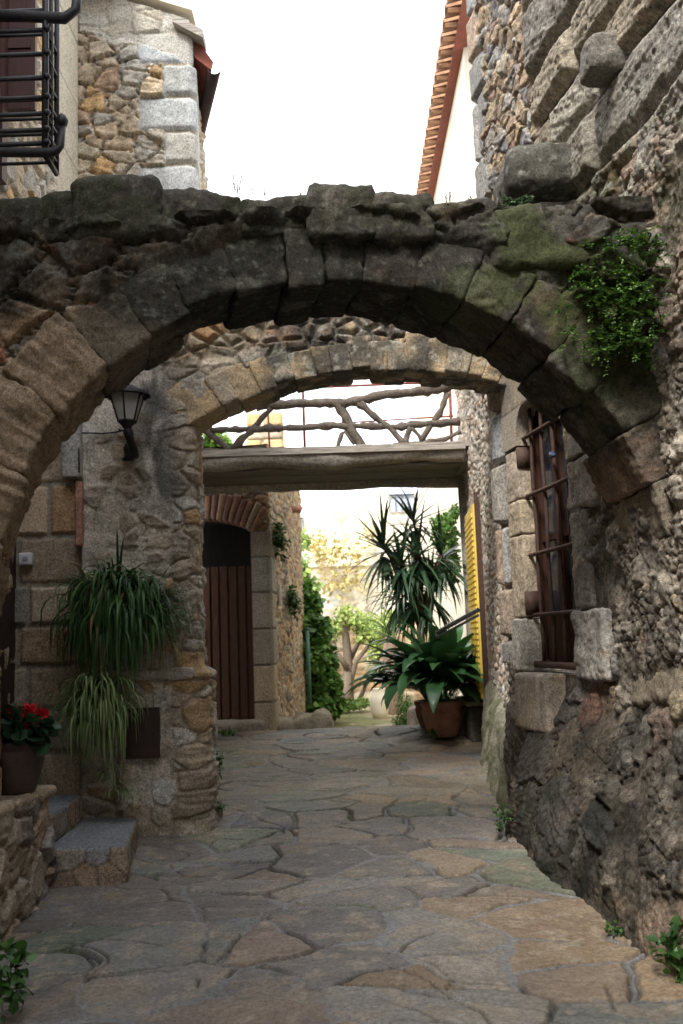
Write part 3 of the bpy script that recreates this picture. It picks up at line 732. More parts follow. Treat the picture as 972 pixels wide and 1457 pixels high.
s.build('capping_stones', M_STONE, arch)
s = Stones()                                    # corbelled left springing
s.add([(-2.3, 4.36, 1.62), (-1.68, 4.40, 1.86), (-1.78, 5.12, 1.86), (-2.3, 5.12, 1.62), (-2.3, 4.36, 2.1), (-1.64, 4.40, 2.02), (-1.74, 5.12, 2.02), (-2.3, 5.12, 2.1)], res=.014, rnd=.08, amp=.02, big=.03, seed=290, col=BR, layer=.01)
s.add([(-2.3, 4.42, 1.1), (-1.90, 4.44, 1.3), (-1.95, 5.1, 1.3), (-2.3, 5.1, 1.1), (-2.3, 4.40, 1.66), (-1.74, 4.42, 1.88), (-1.83, 5.1, 1.88), (-2.3, 5.1, 1.66)], res=.014, rnd=.10, amp=.02, big=.04, seed=291, col=BR)
s.build('springer', M_STONE, arch)

# ============================================================ SECOND ARCH with its pier and wall
PW_P = [(3, (.44, .37, .27)), (2, (.40, .35, .28)), (1.3, (.46, .31, .17)), (1.5, (.34, .28, .21)), (1, (.56, .52, .44)), (.3, (.38, .23, .15))]
PF = 6.80
def pier_style(U, Z, P):
    x = P[:, 0]; U = np.where(P[:, 1] < PF + .2, x, x + (P[:, 1] - PF)) + 10
    wob = (fbm(P, 2, 3, 300) - .5)
    H1, C1, f1, e1 = masonry(U, Z, P, 'rubble', .21, .12, 301, .028, .014, .010, .012, .10, .07, 4.5, .013, PW_P, (.50, .46, .39), grain=(.5, 1.45), smear=.6, keep=.75, layer=.006)
    # plaster remains smeared over the stones
    pl = sst(.44, .60, fbm(P, 2.2, 4, 303) + .05) * sst(1.6, 2.2, Z)
    H1 = H1 * (1 - pl * .65) + pl * .018; C1 = blend(C1, (.50, .46, .40), pl * .55) 
    # squared, pointed blocks on the left half
    H2, C2, f2, e2 = masonry(U, Z, P, 'courses', .36, .30, 305, .020, .022, .016, .012, .08, .015, 4, .008, [(3, (.36, .285, .20)), (2, (.40, .31, .21)), (.8, (.20, .15, .11)), (1, (.38, .25, .14)), (1, (.33, .29, .23))], (.27, .24, .20), grain=(.6, 1.3), vj=.5)
    k = (x < -1.80).astype(float)
    H = H1 * (1 - k) + H2 * k; C2 = C2 * 1.2; C = C1 * (1 - k[:, None]) + C2 * k[:, None]
    # the edge stones of the pier: thin beds
    H3, C3, f3, e3 = masonry(U, Z, P, 'rubble', .28, .12, 307, .014, .016, .016, .018, .12, .06, 4, .018, PW_P, (.36, .31, .24), grain=(.5, 1.4), layer=.012)
    ed = sst(-1.20, -1.14, x + wob * .12); H = H * (1 - ed) + H3 * ed; C = C * (1 - ed[:, None]) + C3 * ed[:, None]
    H += ed * .02 * (fbm(P, 6, 3, 309) - .5)
    # above: small rubble of the wall over the arch
    H4, C4, f4, e4 = masonry(U, Z, P, 'rubble', .15, .085, 311, .012, .03, .035, .03, .4, .03, 5, .012, [(3, (.38, .28, .17)), (2, (.42, .25, .12)), (2, (.34, .28, .20)), (1, (.46, .34, .2)), (1, (.27, .17, .11))], (.20, .16, .11), grain=(.5, 1.4))
    t = sst(-.06, .06, Z - 3.62 + wob * .3) * sst(-1.4, -1.2, x); H = H * (1 - t) + H4 * t; C = C * (1 - t[:, None]) + C4 * t[:, None]
    # black run-off stain under and right of the lamp, with its own edge
    st = np.exp(-((x + 1.28 + .05 * (Z - 3)) / .17) ** 2) * sst(2.25, 2.7, Z) * sst(.34, .52, fbm(P * np.array([1, 1, .5]), 6, 4, 313))
    C = blend(C, (.055, .055, .055), st * .88)
    # black lichen on the upper right of the wall
    lk = sst(-.75, -.35, x + (fbm(P, 2.4, 4, 315) - .5) * .9) * sst(.30, .50, fbm(P, 9, 4, 316))
    C = blend(C, (.07, .07, .066), lk * .85)
    wl = sst(.60, .68, fbm(P, 20, 3, 317)) * sst(-.9, -.3, x); C = blend(C, (.42, .42, .36), wl * .5)
    g2 = sst(.8, .45, Z) * sst(.42, .6, fbm(P, 3, 4, 318)); C = blend(C, (.16, .12, .07), g2 * .5)
    return H, C
def a2z(x):   # intrados of the second arch
    return .80 + np.sqrt(np.maximum(2.70 ** 2 - (x - .31) ** 2, .01))
def pier_batter(P):
    x, z = P[:, 0], P[:, 2]; y = P[:, 1]
    low = sst(1.46, 1.40, z + .02 * np.sin(x * 9)) * sst(-1.60, -1.50, x)          # thicker foot
    fl = np.clip((.95 - z) / .6, 0, 1) ** 1.5
    return low * .06 + fl * .05 * sst(-1.75, -1.4, x)
a2 = thing('second_archway', 'second, flatter stone arch further up the alley, springing from the pier with the lamp', 'arch', (-1.2, 6.95, .38))
def a2_hole(Q):
    return (Q[:, 1] < 7.0) & (Q[:, 0] > -.97) & (Q[:, 2] < a2z(Q[:, 0]) + .16)
strip('pier_wall', [(-3.2, PF + .08, .03), (-2.35, PF + .05, .0095), (-1.83, PF + .03, .0095), (-1.80, PF, .0095), (-1.08, PF - .02, .0095), (-1.035, PF + .02, .0095), (-1.03, PF + .36, .012), (-1.1, PF + .40, .04), (-3.2, PF + .5, .1)],
      .1, 4.35, pier_style, M_STONE, a2, batter=pier_batter, rv=.0095)
strip('wall_over_arch', [(-1.34, PF - .016, .0095), (1.35, PF + .05, .0095)], 2.9, 4.35, pier_style, M_STONE, a2, rv=.0095, batter=lambda Q: .004 - .06 * sst(-1.22, -1.33, Q[:, 0]), hole=lambda Q: (Q[:, 2] < a2z(Q[:, 0]) + .14) | ((Q[:, 0] < -1.04) & (Q[:, 2] < 3.25)))
strip('wall_over_arch', [(1.35, PF + .36, .04), (-1.02, PF + .36, .04)], 2.9, 4.35, pier_style, M_STONE, a2, rv=.04, hole=lambda Q: (Q[:, 2] < a2z(Q[:, 0]) + .10))
s = Stones(); rngB = random.Random(9)
xs = [-1.06]; 
while xs[-1] < 1.3: xs.append(xs[-1] + rngB.uniform(.10, .17))
def dk2(X, C, N):
    k = sst(-.62, -.45, X[:, 0]) * sst(.25, .55, fbm(X, 8, 4, 331)); C = blend(C, (.055, .055, .052), k * .85)
    return blend(C, (.40, .40, .34), sst(.60, .68, fbm(X, 22, 3, 332)) * sst(-.7, -.4, X[:, 0]) * .5)
def a2n(x):
    nx, nz_ = (x - .31) / 2.70, sqrt(1 - ((x - .31) / 2.70) ** 2); return nx, nz_
for i in range(len(xs) - 1):
    x0, x1 = xs[i] - .006, xs[i + 1] + .006
    hh = rngB.uniform(.20, .28); dr = rngB.uniform(-.026, .014); fr = PF - .02 - rngB.uniform(0, .03)
    c8 = []
    for (x, h_) in ((x0, dr), (x0, hh)): 
        nx, nn = a2n(x); c8.append(np.array([x + nx * h_ * 1.4, 0, a2z(np.array(x)) + nn * h_]))
    for (x, h_) in ((x1, dr), (x1, hh)):
        nx, nn = a2n(x); c8.append(np.array([x + nx * h_ * 1.4, 0, a2z(np.array(x)) + nn * h_]))
    def Y(p, y): q = p.copy(); q[1] = y; return q
    b = PF + .36
    s.add([Y(c8[0], fr), Y(c8[1], fr), Y(c8[1], b), Y(c8[0], b), Y(c8[2], fr), Y(c8[3], fr), Y(c8[3], b), Y(c8[2], b)], res=.0125, rnd=.018, amp=.013, big=.015, seed=340 + i, col=[(.36, .28, .18), (.40, .30, .18), (.33, .28, .21)][i % 3], colf=dk2)
s.build('voussoir_ring', M_STONE, a2)
s = Stones()
s.box((-1.72, PF - .13, 1.375), (-1.03, PF + .1, 1.45), res=.013, rnd=.025, amp=.012, seed=399, col=(.40, .37, .32)); s.build('plinth_ledge', M_STONE, a2)
s = Stones()   # slanted facing slab and pink edging brick high on the seam
s.box((-1.93, PF - .09, 2.78), (-1.80, PF + .04, 3.25), res=.014, rnd=.01, amp=.004, seed=401, col=(.34, .33, .31)); s.build('facing_slab', M_STONE, a2)
s = Stones(); s.box((-1.845, PF - .06, 2.30), (-1.795, PF + .05, 2.76), res=.014, rnd=.01, amp=.004, seed=402, col=(.36, .20, .15)); s.build('edging_brick', M_STONE, a2)
# ============================================================ HOUSES AROUND
def P3(px, py, D): return at(px, py, D)
def rub(seed, su, sv, pal_, mortar, **kw):
    a = dict(joint=.012, rnd=.03, depth=.03, off=.025, tilt=.3, warp=.04, wsc=4, rough=.012); a.update(kw)
    def st(U, Z, P):
        H, C, f, e = masonry(U, Z, P, a.get('kind', 'rubble'), su, sv, seed, a['joint'], a['rnd'], a['depth'], a['off'], a['tilt'], a['warp'], a['wsc'], a['rough'], pal_, mortar, chink=a.get('chink', False), grain=a.get('grain', (.55, 1.4)), layer=a.get('layer', 0.), smear=a.get('smear', 0.))
        if 'post' in a: H, C = a['post'](U, Z, P, H, C)
        return H, C
    return st
UL_P = [(3, (.44, .35, .24)), (2, (.40, .36, .29)), (1.4, (.50, .33, .16)), (1, (.36, .26, .18)), (1, (.50, .45, .36))]
# near left house: side wall seen steeply, above and behind the first arch
near = thing('plastered_stone_house', 'stone house at the top left edge with an iron window cage', 'house', (-2.3, 6.0, .3))
def lq(U, Z, P, H, C):
    q = sst(7.75, 7.80, P[:, 1]); H = H * (1 - q) + .045 * q
    g = .85 + .3 * fbm(P, 8, 4, 502)
    jn = np.minimum(np.abs((Z % .62) - .3), 1); C = C * (1 - q[:, None]) + np.array((.52, .47, .37)) * g[:, None] * q[:, None]
    C = C * (1 - .45 * q * (jn < .008))[:, None]
    return H, C
strip('side_wall', [(-2.32, -6, .2), (-2.32, 4.0, .1), (-2.32, 6.2, .015), (-2.32, 8.42, .015), (-2.55, 8.45, .05)], .0, 8.6, rub(501, .22, .13, UL_P, (.36, .31, .24), post=lq), M_STONE, near, zs=np.r_[np.linspace(0, .5, 60), np.linspace(.5, 1, 290)[1:]], cap=1)
mb = MB()
for k, x in enumerate((-2.5, -2.12, -1.98)): mb.box((x, 8.1, 7.62 + .02 * k), (x + .11, 8.35, 7.85))
mb.box((-2.9, 8.0, 7.85), (-1.95, 8.5, 7.95)); mb.build('rafter_ends', M_WOOD, near)
# the window behind the cage and the cage itself
w = MB(); w.box((-2.33, 5.2, 4.75), (-2.25, 6.35, 6.6)); wn = w.build('window', M_DARK, near)
mb = MB(); sx = P3(50, 100, 6.36)[0]; mb.box((-2.32, 6.36, P3(50, 155, 6.36)[2]), (sx, 6.40, 6.9))
for zz in (5.3, 5.75, 6.2, 6.65): mb.box((-2.30, 6.345, zz), (sx - .03, 6.36, zz + .06))
mb.build('open_shutter', M_REDW, wn)
mb = MB()
for y0, y1 in ((5.2, 5.30), (5.73, 5.82), (6.25, 6.35)): mb.box((-2.255, y0, 4.75), (-2.20, y1, 6.6))
for z0 in (4.75, 5.3, 5.9, 6.5): mb.box((-2.25, 5.3, z0), (-2.21, 5.73, z0 + .09)); mb.box((-2.25, 5.82, z0), (-2.21, 6.25, z0 + .09))
mb.box((-2.24, 5.3, 4.84), (-2.225, 6.25, 6.5)); mb.build('shutter', M_REDW, wn)
def P3(px, py, D): return at(px, py, D)
YF, YB = 5.62, 5.86                               # near and far end face of the cage
mb = MB()
zc0 = P3(30, 222, YF)[2]; xe = P3(64, 225, YF)[0]; zc1 = P3(64, 12, YF)[2] + .5
def bar(mb, a, b, r=.014, n=6, sq=False): mb.tube([a, (np.array(a) + b) / 2, b], r, n, sq=sq)
for yy in (YF, YB):
    for k, py in enumerate((205, 186, 163, 140, 112, 78, 44, 16)):
        z = P3(30, py, YF)[2]; bar(mb, (-2.34, yy, z), (xe, yy, z), .015 if yy == YF else .011)
bar(mb, (xe, YF, zc0), (xe, YF, zc1), .021); bar(mb, (xe, YB, zc0), (xe, YB, zc1), .017)
bar(mb, (-2.17, YF, zc0), (-2.17, YF, zc1), .019)
bar(mb, (xe, (YF + YB) / 2, zc0), (xe, (YF + YB) / 2, zc1), .014)
for k, py in enumerate((205, 186, 163, 140, 112, 78, 44)):
    z = P3(30, py, YF)[2]; bar(mb, (xe, YF, z), (xe, YB, z), .012)
    mb.tube([(xe, YF - .03, z), (xe + .016, YF - .015, z), (xe + .03, YF, z)], [.012, .024, .010], 8)
for x in (-2.3, xe): bar(mb, (x, YF, zc0), (x, YB, zc0), .020)
cage = mb.build('window_cage', M_IRON, wn, smooth=True)
mb = MB()
b0 = P3(-20, 214, YF); b1 = P3(72, 217, YF); b2 = P3(86, 208, YF); b3 = P3(90, 172, YF)
mb.tube([(-2.34, YF, b0[2]), b1 * .5 + np.array([-2.34, YF, b0[2]]) * .5, b1, (b1 + b2) / 2 + np.array([.006, 0, -.008]), b2, b3], [.030, .030, .030, .028, .024, .019], 10)
c = P3(89, 172, YF)
mb.tube([c + np.array([-.034, 0, 0]), c + np.array([-.02, 0, 0]), c, c + np.array([.02, 0, 0]), c + np.array([.034, 0, 0])], [.008, .036, .046, .036, .008], 12)
mb.build('scrolled_bracket', M_IRON, cage, smooth=True); mb = MB()
t0 = P3(-20, 20, YF); t1 = P3(92, 26, YF); t2 = P3(108, 14, YF); t3 = P3(112, -20, YF)
mb.tube([(-2.34, YF, t0[2]), (t0 + t1) / 2, t1, t2, t3], [.036, .036, .036, .032, .026], 10)
mb.build('scrolled_bracket', M_IRON, cage, smooth=True)

# upper left stone house, its face towards us
ul = thing('corner_stone_house', 'stone house at the upper left with pale grey corner blocks and a brown gutter', 'house', (-1.3, 8.5, .4))
def ulp(U, Z, P, H, C):
    x, y = P[:, 0], P[:, 1]
    kk = np.floor(Z / .33)
    wq = .26 + .22 * (kk % 2)
    q = sst(0, .012, x - (-1.25 - wq)) * (y < 9.2)
    H2, C2, f, e = masonry(U * 0 + np.where(x > -1.25 - wq, .5, 0), Z, P, 'courses', 30, .33, 512, .012, .04, .045, .02, 0, .02, 3, .012, [(2, (.47, .47, .45)), (2, (.42, .42, .39)), (1, (.46, .42, .35))], (.3, .25, .18), vj=.0)
    edge = np.minimum(np.abs(x - (-1.25 - wq)), 1); H2 *= sst(0, .04, edge)
    H = H * (1 - q) + (H2 * .6 + .01) * q; C = C * (1 - q[:, None]) + C2 * q[:, None]
    t = sst(0, .05, Z - (7.62 - .36 * (x + 2.4)) + .28 + (fbm(P, 5, 3, 513) - .5) * .3); C = blend(C, (.45, .43, .38), t * .8); H = H * (1 - t * .6)
    return H, C
strip('front_wall', [(-3.4, 8.5, .05), (-2.6, 8.5, .0135), (-1.27, 8.5, .0135), (-1.245, 8.53, .012), (-1.30, 9.0, .03), (-1.55, 11.2, .08)], .2,
      lambda us: np.where(us < 2.13, 7.86 - .36 * (us - 0.8), 7.35), rub(511, .26, .125, UL_P, (.17, .125, .085), chink=True, layer=.016, post=ulp, depth=.05, off=.05, rnd=.022, joint=.018, grain=(.35, 1.6), rough=.02), M_STONE, ul, zs=np.r_[np.linspace(0, .6, 50), np.linspace(.6, 1, 230)[1:]], cap=.6, batter=lambda Q: -.38 * sst(5.2, 4.7, Q[:, 2]))
mb = MB()
for a, b in ((0, 1),):
    mb.hexa([(-3.5, 8.42, 8.26), (-1.22, 8.42, 7.42), (-1.22, 8.95, 7.42), (-3.5, 8.95, 8.26), (-3.5, 8.42, 8.31), (-1.22, 8.42, 7.47), (-1.22, 8.95, 7.47), (-3.5, 8.95, 8.31)])
rf = mb.build('roof_slab', M_PLASTER, ul)
mb = MB()
ga, gb = atz(301, 97, 6.92), atz(272, 222, 6.92)
for k in range(1):
    mb.hexa([ga + (-.16, 0, .12), ga + (.0, 0, -.02), gb + (.0, 0, -.02), gb + (-.16, 0, .12), ga + (-.16, 0, .34), ga + (.02, 0, .06), gb + (.02, 0, .06), gb + (-.16, 0, .34)])
mb.build('eave_boards', M_REDBR, ul)
mb = MB(); prof = []
for t in np.linspace(0, pi, 9): prof.append((.065 * cos(t), -.065 * sin(t)))
V = [ga + np.array([.03 + p[0], 0, p[1]]) for p in prof] + [gb + np.array([.03 + p[0], 0, p[1]]) for p in prof]
V += [ga + np.array([.03 + p[0] * .9, 0, p[1] * .9]) for p in prof] + [gb + np.array([.03 + p[0] * .9, 0, p[1] * .9]) for p in prof]
F = [(i, i + 1, 10 + i, 9 + i) for i in range(8)] + [(18 + i, 27 + i, 28 + i, 19 + i) for i in range(8)] + [(i, 18 + i, 19 + i, i + 1) for i in range(8)]
mb.add(V, F); mb.build('gutter', M_BROWNM, ul, smooth=True)
mb = MB(); mb.hexa([(-1.4, 8.4, 7.30), (-1.12, 8.4, 7.13), (-1.12, 8.62, 7.13), (-1.4, 8.62, 7.30), (-1.4, 8.4, 7.38), (-1.12, 8.4, 7.21), (-1.12, 8.62, 7.21), (-1.4, 8.62, 7.38)]); mb.build('rafter_end', M_WOOD, ul)

# house with the brick arched gateway
DY = 11.5
gh = thing('gateway_house', 'rubble stone house left of the alley with a brick arched gateway', 'house', (-.87, DY, .63))
def ghp(U, Z, P, H, C):
    x, y = P[:, 0], P[:, 1]
    # dressed quoins up the corner
    k = np.floor((Z - .08) / .42); q = ((np.abs(y - DY) < .1) & (x > -1.09)) | ((y < DY + .26 + .1 * (k % 2)) & (y >= DY - .1) & (x > -.95))
    q = (q & (Z < 2.9)).astype(float)
    C2 = pal(np.stack([k.astype(np.int64), k.astype(np.int64) * 0 + 4], 1), [(1, (.31, .27, .215)), (1, (.35, .28, .19)), (1, (.27, .245, .205))], 522) * (.75 + .5 * fbm(P, 9, 4, 523))[:, None]
    ee = np.abs(((Z - .08) / .42) % 1 - .5) * 2; f = 1 - sst(.93, .99, ee)
    H = H * (1 - q) + (.028 * f) * q; C = C * (1 - q[:, None]) + C2 * (.5 + .5 * f)[:, None] * q[:, None]
    s_ = sst(.2, -.1, np.abs(y - DY) + np.maximum(0, 2.8 - Z)) ; C = blend(C, (.12, .10, .08), s_ * .5)
    return H, C
def gh_top(us): return np.where(us < 2.33, 3.72, np.where(us < 6, 3.95, 4.15))
GX0, GX1 = -2.22, -1.085
def gate_z(x): return 2.90 + .19 * np.sqrt(np.maximum(0, 1 - ((x + 1.65) / .62) ** 2))
strip('alley_wall', [(-3.2, DY, .04), (-2.3, DY, .014), (-.89, DY, .014), (-.865, DY + .03, .012), (-.80, 12.6, .018), (-.74, 12.75, .018), (-.64, 15.0, .018), (-.7, 15.05, .03), (-3.2, 15.1, .2)],
      .1, gh_top, rub(521, .17, .09, [(3, (.42, .31, .19)), (2, (.46, .36, .24)), (2, (.34, .27, .20)), (1, (.42, .26, .14)), (1, (.27, .23, .19))], (.30, .24, .17), post=ghp, depth=.014, off=.018, keep=.85, rough=.018, layer=.006), M_STONE, gh, rv=.014,
      hole=lambda Q: (Q[:, 1] < DY + .06) & (Q[:, 0] > GX0 - .02) & (Q[:, 0] < GX1 + .02) & (Q[:, 2] < gate_z(Q[:, 0]) + .04) & (Q[:, 2] > .66), cap=1.5)
mb = MB(); mb.box((GX0 - .04, DY, .60), (GX0, DY + .9, 3.2)); mb.box((GX1, DY + .03, .60), (GX1 + .04, DY + .9, 3.2)); mb.build('gateway_reveal', M_TERRAD, gh)
mb = MB(); mb.box((GX0 - .5, DY + 1.3, .4), (GX1 + .1, DY + 1.35, 3.4)); mb.box((GX0 - .3, DY + .9, 3.15), (GX1 + .1, DY + 1.4, 3.3)); mb.box((GX0 - .3, DY + .1, .55), (GX1 + .1, DY + 1.4, .66)); mb.build('dark_passage', M_DARK, gh)
s = Stones(); rngC = random.Random(4)
n = 19
for i in range(n):
    a0 = radians(58 + 64. * i / n + .12); a1 = radians(58 + 64. * (i + 1) / n - .12)
    R0 = 1.177; cx, cz = -1.65, 1.885
    hh = .33 + rngC.uniform(-.02, .02)
    p = lambda a, r, y: (cx + r * cos(a), y, cz + r * sin(a))
    col = rngC.choice([(.27, .15, .10), (.31, .20, .13), (.23, .13, .10), (.33, .25, .17)])
    s.add([p(a0, R0, DY - .05), p(a0, R0 + hh, DY - .05), p(a0, R0 + hh, DY + .3), p(a0, R0, DY + .3), p(a1, R0, DY - .05), p(a1, R0 + hh, DY - .05), p(a1, R0 + hh, DY + .3), p(a1, R0, DY + .3)], res=.03, rnd=.012, amp=.008, seed=530 + i, col=col)
s.build('brick_arch', M_STONE, gh)
gate = None
mb = MB(); x = GX0 + .02
gz0, gz1 = .72, 2.50
k = 0
while x < GX1 - .03:
    wdt = .078 + .004 * (k % 3); top = gz1 + .015 * ((k * 7) % 5) / 5
    mb.box((x, DY + .115 - .003 * (k % 2), gz0 + .012 * ((k * 5) % 3)), (x + wdt, DY + .145, top)); x += wdt + .024; k += 1
for z in (1.02, 1.68, 2.25): mb.box((GX0 + .02, DY + .146, z), (GX1 - .02, DY + .18, z + .11))
mb.box((GX0 + .02, DY + .147, gz0), (GX1 - .02, DY + .16, 2.22))
gate = mb.build('wooden_gate', M_BROWN, gh)
mb = MB(); c = P3(289, 905, DY + .08); mb.tube([c + np.array([0, 0, -.06]), c + np.array([0, -.03, -.04]), c + np.array([0, -.03, .04]), c + np.array([0, 0, .06])], .009, 6); mb.box(tuple(c + np.array([-.02, .02, -.08])), tuple(c + np.array([.02, .03, .08]))); mb.build('handle', M_IRON, gate)
mb = MB(); mb.box((-.80, 12.05, 2.05), (-.775, 12.11, 2.30)); mb.build('wall_plate', M_PLAST, gh)
mb = MB(); mb.tube([(-.74, 13.55, 3.42), (-.6, 13.55, 3.42), (-.56, 13.55, 3.40)], .05, 10); mb.build('drain_spout', M_TERRA, gh, smooth=True)
s = Stones(); s.box((-2.3, DY - .28, .45), (-.95, DY + .12, .735), res=.02, rnd=.06, amp=.02, seed=560, col=(.24, .21, .17)); s.build('threshold', M_STONE, gh)
# low garden wall beyond the corner, and the green pole
lw = strip('garden_wall', [(-.62, 15.05, .03), (-.42, 16.4, .03), (-.42, 16.7, .03)], .2, lambda us: 1.75 - .25 * us, rub(565, .2, .11, UL_P, (.3, .24, .18)), M_FAR, None, loc=(-.6, 15.5, .3), rv=.03, cap=.35)
tag(lw, 'low stone wall behind the green pole, joining the gateway house', 'wall')
mb = MB(); a = P3(441, 1002, 14.2); b = P3(437, 896, 14.2); mb.tube([a, (a + b) / 2, b], .028, 8); mb.tube([b, b + np.array([0, 0, .03])], [.035, .03], 8)
o = mb.build('pole', M_GREENP, None, loc=a, smooth=True); tag(o, 'thin green painted metal pole standing in front of the ivy bush', 'pole')
s = Stones()
for i, (px, py, w_, h_) in enumerate([(345, 1032, .34, .16), (378, 1034, .4, .17), (410, 1030, .5, .2), (438, 1028, .42, .22), (459, 1022, .22, .22)]):
    c = P3(px, py, 11.75); s.box((c[0] - w_ / 2, 11.6, .42), (c[0] + w_ / 2, 12.1, c[2] + h_ * .35), res=.03, rnd=.12, amp=.03, big=.05, seed=570 + i, col=(.27, .235, .17))
    ob = None
o = s.build('boulder_kerb', M_STONE, None, loc=(-.6, 11.8, .5)); tag(o, 'row of worn boulders edging the alley at the foot of the gateway house', 'kerb')

# right house with the yellow shutter
rh = thing('right_rubble_house', 'narrow strip of sunlit rubble house past the tower, with a yellow shutter', 'house', (1.3, 9.3, .5))
def rhp(U, Z, P, H, C):
    p = sst(.5, .6, fbm(P, 1.2, 4, 581)) * .6; C = blend(C, (.52, .47, .40), p)
    k = (P[:, 1] > 9.0) & (P[:, 1] < 10.9) & (Z > .9) & (Z < 2.9); k = k.astype(float); H = H * (1 - .7 * k); C = blend(C, (.42, .33, .235), k * .85)
    return H, C
strip('wall', [(1.9, 11.6, .1), (1.44, 11.45, .016), (1.42, 11.4, .012), (1.33, 9.5, .014), (1.19, 7.16, .012)], .0, 5.0, rub(580, .13, .065, [(3, (.52, .42, .31)), (2, (.56, .49, .39)), (2, (.50, .35, .25)), (1.5, (.42, .39, .35)), (1, (.58, .53, .46))], (.50, .44, .36), post=rhp, depth=.010, off=.014, rnd=.02, smear=.6, keep=.8, rough=.02), M_STONE, rh, rv=.014, cap=1.5)

mb = MB()
def rwx(y): return np.interp(y, [7.16, 9.5, 11.4], [1.19, 1.33, 1.42])
YS0, YS1 = 9.45, 10.45
mb.hexa([(rwx(YS0) - .06, YS0, 1.0), (rwx(YS0) - .025, YS0, 1.0), (rwx(YS1) - .025, YS1, 1.0), (rwx(YS1) - .06, YS1, 1.0), (rwx(YS0) - .06, YS0, 2.86), (rwx(YS0) - .025, YS0, 2.86), (rwx(YS1) - .025, YS1, 2.86), (rwx(YS1) - .06, YS1, 2.86)])
sh = mb.build('shutter', M_YEL, rh)
mb = MB()
for k in range(31): z = 1.06 + k * .056; mb.hexa([(rwx(y_) - o_, y_, z + h_) for h_ in (0, .034) for y_, o_ in ((YS0 + .06, .072), (YS0 + .06, .058), (YS1 - .06, .058), (YS1 - .06, .072))])
mb.build('slats', M_YEL, sh)
mb = MB(); mb.box((1.27, 9.27, .9), (1.36, 9.33, 2.95)); mb.build('door_frame', M_RUST, rh)

# eave house further on
eh = thing('tiled_eave_house', 'white walled house at the top right whose tiled eave shows against the sky', 'house', (1.8, 15, .3))
mb = MB(); mb.box((1.78, 11.8, .2), (6, 22, 9.13)); mb.build('wall', M_PLASTER, eh)
mb = MB(); mb.hexa([(1.655, 9.6, 9.08), (2.1, 9.6, 9.16), (2.1, 22, 9.16), (1.655, 22, 9.08), (1.655, 9.6, 9.13), (2.1, 9.6, 9.22), (2.1, 22, 9.22), (1.655, 22, 9.13)])
mb.build("eave_boards", M_REDBR, eh)
mb = MB()
y = 9.6
while y < 22:
    prof = [(cos(t), sin(t)) for t in np.linspace(0, pi, 8)]
    V = []
    for (xx, zz, r) in ((1.48, 9.14, .115), (2.3, 9.32, .10)):
        V += [(xx, y + .09 + r * p[0], zz + r * p[1]) for p in prof]
    for (xx, zz, r) in ((1.48, 9.14, .09), (2.3, 9.32, .08)):
        V += [(xx, y + .09 + r * p[0], zz + r * p[1]) for p in prof]
    F = [(i, i + 1, 9 + i, 8 + i) for i in range(7)] + [(16 + i, 24 + i, 25 + i, 17 + i) for i in range(7)] + [(i, 16 + i, 17 + i, i + 1) for i in range(7)]
    mb.add(V, F)
    mb.box((1.50, y - .04, 9.11), (2.3, y + .03, 9.125)); y += .29
mb.build('roof_tiles', M_TILE, eh)

# ============================================================ TIMBER FOOTBRIDGE
br = thing('timber_footbridge', 'weathered grey timber footbridge crossing above the alley between two walls', 'footbridge', (-.1, 10.7, 3.36))
def P_(px, py, D): return at(px, py, D)
BF, BB = 10.2, 11.25
def log(mb, a, b, r0, r1, seed, n=12, k=26, amp=.12, sq=False, dis=0.):
    a = np.array(a, float); b = np.array(b, float); rs = np.random.RandomState(seed)
    t = np.linspace(0, 1, k); pts = a + (b - a) * t[:, None]
    w = np.stack([np.interp(t, np.linspace(0, 1, 8), rs.randn(8)) for _ in range(3)], 1); pts = pts + w * amp * r0
    pts[0] = a; r = (r0 + (r1 - r0) * t) * (1 + amp * np.interp(t, np.linspace(0, 1, 14), rs.randn(14)))
    mb.tube(pts, r, n)
    V = mb.v[-1]; N = V - np.repeat(pts, n, 0); N /= np.linalg.norm(N, axis=1)[:, None]; q = fbm(V * np.array([.12, 1, 1]), 16, 4, seed); mb.v[-1] = V + N * ((q - .5) * 2 * dis)[:, None]
    mb.c.append(np.tile((.27, .245, .215), (len(V), 1)) * (.35 + 1.3 * q)[:, None])
a = P_(262, 659, BF); b = P_(662, 646, BF); mb = MB(); log(mb, a, b, .092, .090, 3, amp=.10, n=28, k=90, dis=.022); log(mb, (a[0], BB, P_(300, 688, BB)[2]), (b[0] + .1, BB, P_(640, 678, BB)[2]), .125, .12, 4, amp=.05, n=28, k=90, dis=.016)
mb.build('beam', M_BEAM, br, smooth=True)
mb = MB(); zt = P_(470, 641, BF)[2]
x = a[0]; rngD = random.Random(3)
while x < 1.5:
    w_ = rngD.uniform(.15, .21); mb.box((x, BF - .10 + rngD.uniform(-.02, .02), zt - .025 - .01 + .02 * (x + 1.6) * .3), (x + w_ - .008, BB + .1, zt + .02 + .02 * (x + 1.6) * .3)); x += w_
mb.build('deck_planks', M_WOOD, br)
mb = MB(); aa = P_(262, 646, BF - .09); bb = P_(662, 634, BF - .09)
mb.hexa([aa + (0, -.03, -.045), bb + (0, -.03, -.035), bb + (0, .05, -.035), aa + (0, .05, -.045), aa + (0, -.03, .03), bb + (0, -.03, .03), bb + (0, .05, .03), aa + (0, .05, .03)])
mb.build('edge_board', M_WOOD, br)
mb = MB()
for px in (470,): pass
for i in range(5): xx = -1.5 + i * .7; mb = MB(); mb.box((xx, BF, zt - .16), (xx + .12, BB, zt - .035)); mb.build('joist', M_WOOD, br)
mb = MB(); rngL = random.Random(12)
y_ = BF + .02
while y_ < BB - .06: w_ = rngL.uniform(.10, .16); dz = rngL.uniform(0, .012); mb.box((-1.7, y_, zt - .180 - dz), (1.3, min(y_ + w_ - .006, BB), zt - .160)); y_ += w_
